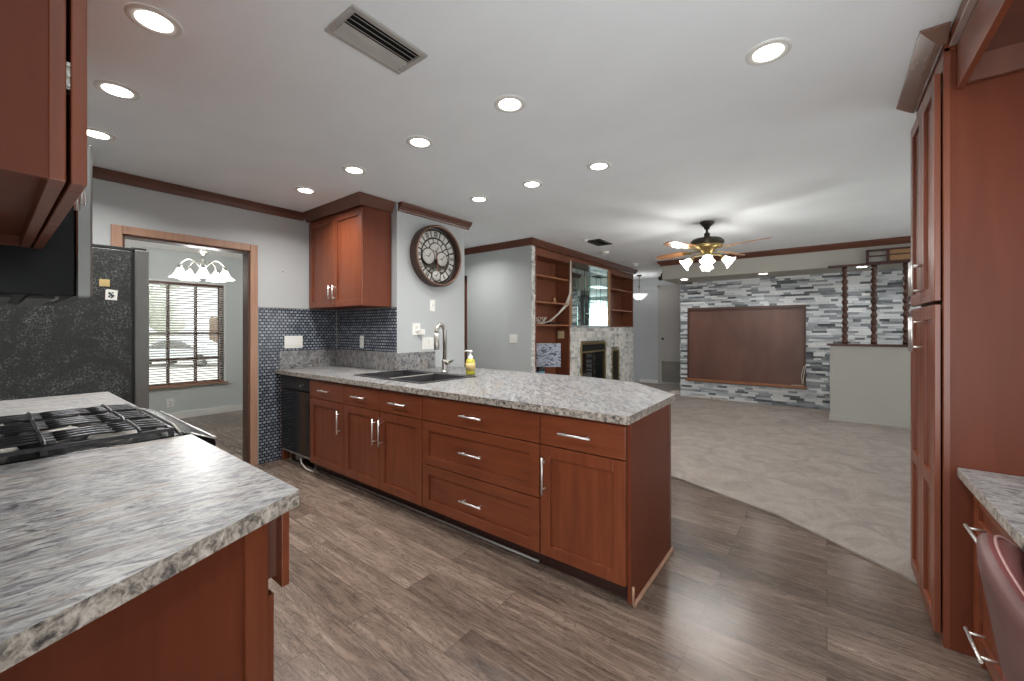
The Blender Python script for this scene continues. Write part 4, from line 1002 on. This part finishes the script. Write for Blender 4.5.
for k in range(5):
    a = 2 * PI * k / 5 + math.radians(75 - 90); u = Vector((math.cos(a), math.sin(a), 0)); pts = []
    for i in range(13):
        t_ = i / 12; r_ = .02 + .205 * t_ ** .9; z = 2.075 + .085 * math.sin(PI * t_) + .02 * t_ ** 3
        pts.append(u * r_ + Vector((0, 0, z)))
    b = MB().tube(pts, .006, 8)
    arm = b.build('arm', 'nickel', cn); q_ = pts[-1]
    MB().lathe([(0, .055), (.02, .05), (.022, .02), (.018, .0)], q_ + Vector((0, 0, -.05)), 14).build('socket_cup', 'nickel', arm)
    s_ = MB().lathe(bell, q_ + Vector((0, 0, -.125)), 30, wob=lambda i, an: 1 + (.07 * math.cos(6 * an) if i in (4, 5, 6) else 0)).build('bell_shade', 'frost_bell', arm)
lamp('chandelier_bulbs', 'POINT', (0, 0, 2.0), P_CHAND * 5, cn, .2)

# ------------------------------------------------------------------ ceiling fixtures
def can(label, x, y, z=ZC, first=[None], power=P_CAN, group='recessed ceiling lights'):
    if first[0] is None:
        t_ = thing('recessed_light', label, 'ceiling light', (x, y, z), 0, group)
        MB().lathe([(.090, -.0005), (.089, -.004), (.080, -.007), (.060, -.006), (.058, -.001)], seg=36).build('trim_ring', 'white', t_)
        MB().lathe([(.0, -.0045), (.059, -.0045), (.059, -.0005)], seg=36).build('lens', 'lens', t_)
        first[0] = t_
    else: t_ = dup(first[0], (x, y, z), label=label)
    lamp('can_lamp', 'AREA', (x, y, z - .014), power, None, .14, spread=math.radians(145))
    return t_
can('lit recessed ceiling light above the slanted streaked worktop', -2.144, .415)
can('lit recessed ceiling light above the gas range front edge', -2.92, .418)
can('lit recessed ceiling light in front of the refrigerator', -3.68, .43, power=13)
can('recessed light over the island, beside the long ceiling vent', -1.385, 1.77)
can('recessed light over the island drawers, second in its row from the vent', -2.14, 1.765)
can('recessed light over the sink cabinet, third in its row from the vent', -2.92, 1.76)
can('recessed light at the corner where wall cabinet meets doorway wall', -3.692, 1.75, power=11)
can('large recessed light alone beside the tall pantry', -.209, 2.147)
can('recessed light over the carpet side of the island, in line with its end', -1.375, 2.86)
can('recessed light over the island bar, middle of the row beyond the sink', -2.0, 2.865)
can('recessed light beside the clock wall crown moulding', -2.63, 2.885, power=3.2)
can('recessed light in the hall past the clock wall end', -4.02, 3.95, power=10)
can('small recessed light in the soffit over the stone wall end by the hall', -2.06, 7.80, ZS, power=3)
can('small recessed light in the soffit over the middle of the brown board', -.83, 7.80, ZS, power=3)
can('small recessed light in the soffit behind the spindle screen', .40, 7.80, ZS, power=3)
# long vent over the aisle
def vent(label, x0, x1, y0, y1, n, mat='ventmetal', long_y=True):
    t_ = thing('air_vent', label, 'air vent', ((x0 + x1) / 2, (y0 + y1) / 2, ZC), 0, 'ceiling vents'); a, c_ = (x1 - x0) / 2, (y1 - y0) / 2; f_ = min(a, c_) * .24
    b = MB().box(-a, -a + f_, -c_, c_, -.012, -.0005).box(a - f_, a, -c_, c_, -.012, -.0005).box(-a + f_, a - f_, -c_, -c_ + f_, -.012, -.0005).box(-a + f_, a - f_, c_ - f_, c_, -.012, -.0005)
    b.build('frame', mat, t_, .004)
    MB().box(-a + f_, a - f_, -c_ + f_, c_ - f_, -.002, -.0005).build('duct', 'gap', t_)
    b = MB()
    for k in range(n):
        x = -a + f_ + (k + .5) * (2 * a - 2 * f_) / n
        b.obox((x, 0, -.010), (.009, 0, .006 * (1 if k < n / 2 else -1)), (0, c_ - f_, 0), (0, 0, .0008))
    b.build('louvre', mat, t_)
    return t_
vent('long grey ceiling vent with louvres over the kitchen aisle', -1.645, -1.43, .855, 1.225, 6)
vent('small dark ceiling vent in front of the bookcase', -2.70, -2.47, 5.16, 5.58, 8, 'bronze')
sd = thing('smoke_detector', 'white round smoke detector between the small vent and the mirror cabinet', 'smoke detector', (-2.83, 6.10, ZC), 0, 'ceiling detectors')
MB().lathe([(0, -.038), (.045, -.036), (.06, -.022), (.066, -.0005)], seg=28).build('body', 'plastic', sd)
MB().lathe([(.052, -.031), (.056, -.033), (.058, -.026)], seg=28).build('vent_ring', 'greymetal', sd)
dup(sd, (-2.90, 7.56, ZC), label='white round smoke detector by the end of the bookcase crown')
tag(MB().lathe([(0, -.03), (.03, -.028), (.04, -.001)], (-2.66, 5.10, ZC), 16).build('ceiling_sensor', 'plastic'), 'tiny white ceiling sensor touching the small dark vent', 'sensor')
ms = thing('motion_sensor', 'small dark sensor hanging at the corner of the soffit', 'sensor', (-2.42, 7.66, ZS + .04))
MB().box(-.015, .02, -.015, .015, .02, .08).build('bracket', 'bronze', ms, .002)
MB().lathe([(0, -.05), (.03, -.045), (.045, -.02), (.045, .01), (.03, .03), (0, .032)], (-.02, 0, 0), 18).build('head', 'bronze', ms)

# ceiling fan
FX, FY = -1.103, 5.125
fn = thing('ceiling_fan', 'bronze and brass ceiling fan with four wooden blades and tulip lights', 'ceiling fan', (FX, FY, 0))
MB().lathe([(0, ZC), (.075, ZC), (.078, ZC - .012), (.06, ZC - .035), (.035, ZC - .06), (.028, ZC - .085), (0, ZC - .085)], seg=28).build('canopy', 'bronze', fn)
MB().lathe([(.013, ZC - .08), (.013, 2.455), (.03, 2.45), (.034, 2.40), (.05, 2.385), (.0, 2.38)], seg=18).build('downrod', 'bronze', fn)
MB().lathe([(0, 2.395), (.09, 2.392), (.155, 2.378), (.178, 2.355), (.178, 2.325), (.160, 2.312), (0, 2.312)], seg=36).build('motor_housing', 'bronze', fn)
MB().lathe([(0, 2.314), (.155, 2.314), (.168, 2.302), (.158, 2.280), (.10, 2.262), (.065, 2.22), (.055, 2.20), (0, 2.195)], seg=36).build('brass_plate', 'brass', fn)
cam_yaw = math.radians(37.74)
for k, phi in enumerate((-60, 30, 120, 210)):
    a = math.radians(phi) + cam_yaw; R_ = Matrix.Rotation(a, 4, 'Z') @ Matrix.Rotation(math.radians(11), 4, 'X')
    out = []; n = 10
    prof_ = [(.24, .045), (.30, .055), (.42, .063), (.56, .068), (.64, .066), (.68, .055), (.705, .030)]
    poly = [(x, y) for x, y in prof_] + [(.71, 0)] + [(x, -y) for x, y in reversed(prof_)]
    b = MB().prism(poly, -.004, .004); bo = b.build('blade', 'blade', fn); bo.matrix_local = Matrix.Translation((0, 0, 2.262)) @ R_
    b = MB().prism([(.10, .018), (.18, .014), (.24, .040), (.30, .034), (.33, 0), (.30, -.034), (.24, -.040), (.18, -.014), (.10, -.018)], -.010, -.004)
    q_ = b.build('blade_iron', 'brass', bo)
tulip = [(.022, .0), (.030, .01), (.040, .035), (.046, .06), (.052, .08), (.072, .108), (.069, .109), (.048, .084), (.040, .06), (.034, .035), (.018, .012), (0, .010)]
for k, phi in enumerate((-115, -25, 65, 155)):
    a = math.radians(phi) + cam_yaw; u = Vector((math.cos(a), math.sin(a), 0)); p0 = u * .05 + Vector((0, 0, 2.205)); p1 = u * .13 + Vector((0, 0, 2.190)); p2 = u * .165 + Vector((0, 0, 2.155))
    arm = MB().tube([p0, p1, p2], .010, 8).build('light_arm', 'brass', fn)
    ax = (u * .80 + Vector((0, 0, -.62))).normalized()
    MB().lathe([(0, -.01), (.026, -.008), (.028, .012), (.02, .016)], p2, 16, ax).build('socket_cup', 'brass', arm)
    MB().lathe(tulip, p2, 30, ax, wob=lambda i, an: 1 + (.13 * math.cos(6 * an) if i in (5, 6) else .03 * math.cos(6 * an) if i in (4, 7) else 0)).build('tulip_shade', 'frost', arm)
    lamp('fan_bulb', 'POINT', tuple(p2 + ax * .14), P_FAN, fn, .06)
MB().tube([(.03, -.02, 2.20), (.032, -.022, 2.07)], .002, 6).lathe([(0, 2.075), (.007, 2.07), (.009, 2.05), (0, 2.035)], (.032, -.022, 0), 10).build('pull_chain', 'brass', fn)

# ------------------------------------------------------------------ unseen living room glazing, added and widened to let in light
b = MB()
for y in (3.5, 4.76, 6.04, 7.29): b.box(X2 + .02, X2 + .08, y, y + .06, .014, 2.42)
wn = struct(b.box(X2 + .02, X2 + .08, 3.56, 7.29, 2.36, 2.42).box(X2 + .02, X2 + .08, 3.56, 7.29, .014, .07), 'window_added', 'white', .003)
MB().box(X2 + .045, X2 + .05, 3.56, 7.29, .07, 2.36).build('pane', 'pane', wn)

# ------------------------------------------------------------------ outside the dining window
struct(MB().box(-60, XD - .14, -30, 45, -.62, -.55), 'ground_driveway', 'concrete')
ca = Vector((-26.2, 6.3, -.55)); yaw = math.radians(37.7)
car = thing('car', 'silver sedan parked outside the dining window', 'car', ca, yaw)
side = [(-2.25, .30), (-2.28, .62), (-2.15, .82), (-1.45, .95), (-.75, 1.38), (-.2, 1.46), (.55, 1.42), (1.35, .98), (2.05, .86), (2.25, .66), (2.25, .30)]
def loft(b, prof, ws):
    m = len(prof); vs = []
    for (y, sc) in ws: vs += [(x, y, .30 + (z - .30) * sc) for x, z in prof]
    fs = [(i * m + j, i * m + (j + 1) % m, (i + 1) * m + (j + 1) % m, (i + 1) * m + j) for i in range(len(ws) - 1) for j in range(m)]
    fs += [tuple(range(m)), tuple(range((len(ws) - 1) * m + m - 1, (len(ws) - 1) * m - 1, -1))]; b.add(vs, fs)
b = MB(); loft(b, side, [(-.86, .90), (-.80, .97), (-.6, 1), (.6, 1), (.80, .97), (.86, .90)]); b.build('body', 'carpaint', car, .03)
b = MB()
for s_ in (-1, 1):
    for poly in ([(-1.30, .93), (-.70, 1.28), (-.20, 1.34), (-.20, .93)], [(-.14, .93), (-.14, 1.34), (.50, 1.31), (1.15, .93)]):
        vs = [(x, s_ * (.80 + .07), .30 + (z - .30) * .96) for x, z in poly]; vs2 = [(x, s_ * .70, z) for x, _, z in vs]
        b.add(vs + vs2, [(0, 1, 2, 3), (7, 6, 5, 4), (0, 4, 5, 1), (1, 5, 6, 2), (2, 6, 7, 3), (3, 7, 4, 0)])
b.build('side_window', 'smokeglass', car)
for x in (-1.38, 1.38):
    for y in (-.80, .80):
        w_ = MB().lathe([(.0, -.10), (.26, -.10), (.32, -.07), (.32, .07), (.26, .10), (0, .10)], (x, y, .32), 26, (0, 1, 0)).build('wheel', 'tyre', car)
        MB().lathe([(0, -.115), (.19, -.112), (.2, -.10)], (x, y, .32), 20, (0, 1, 0)).lathe([(0, .115), (.19, .112), (.2, .10)], (x, y, .32), 20, (0, 1, 0)).build('hub_cap', 'greymetal', w_)
fe = thing('fence', 'brown board fence beyond the parked silver car', 'fence', (-33.5, 13.2, -.55), math.radians(52))
b = MB()
for k in range(40): b.box(-4 + k * .2, -4 + k * .2 + .185, 0, .025, .05, 2.75)
b.build('boards', 'fence', fe)
MB().box(-4, 4, .025, .075, .5, .6).box(-4, 4, .025, .075, 2.2, 2.3).build('rail', 'fence', fe)
for x in (-3.9, -1.3, 1.3, 3.9): MB().box(x, x + .1, .08, .18, 0, 2.8).build('post', 'fence', fe)
def blob(b, c_, r, rnd, seg=14):
    prof = [(max(.001, r * math.sin(PI * i / 9)), -r * math.cos(PI * i / 9)) for i in range(10)]
    ph = [rnd.uniform(0, 6) for _ in range(3)]
    b.lathe(prof, c_, seg, wob=lambda i, an: 1 + .16 * math.sin(3 * an + ph[0] + i) + .10 * math.sin(5 * an + ph[1] - i))
rnd = random.Random(8)
tr = thing('tree', 'pale leafy tree beyond the dining window', 'tree', (-32, 4.5, -.55))
MB().tube([(0, 0, 0), (.1, .05, 1.5), (.05, .1, 3.2)], [.22, .17, .11], 10).build('trunk', 'bark', tr)
b = MB()
for k in range(26): blob(b, (rnd.uniform(-2, 2), rnd.uniform(-2.6, 2.6), rnd.uniform(2.4, 5.6)), rnd.uniform(.5, .95), rnd)
o = b.build('foliage', 'leaf', tr)
hg = MB()
for k in range(30): blob(hg, (rnd.uniform(-.5, .5), -7 + k * .42, rnd.uniform(.4, 1.0)), rnd.uniform(.5, .8), rnd)
o = hg.build('hedge', 'leaf', None, 0, (-36, 4, -.5)); tag(o, 'pale clipped hedge behind the parked silver car', 'hedge')
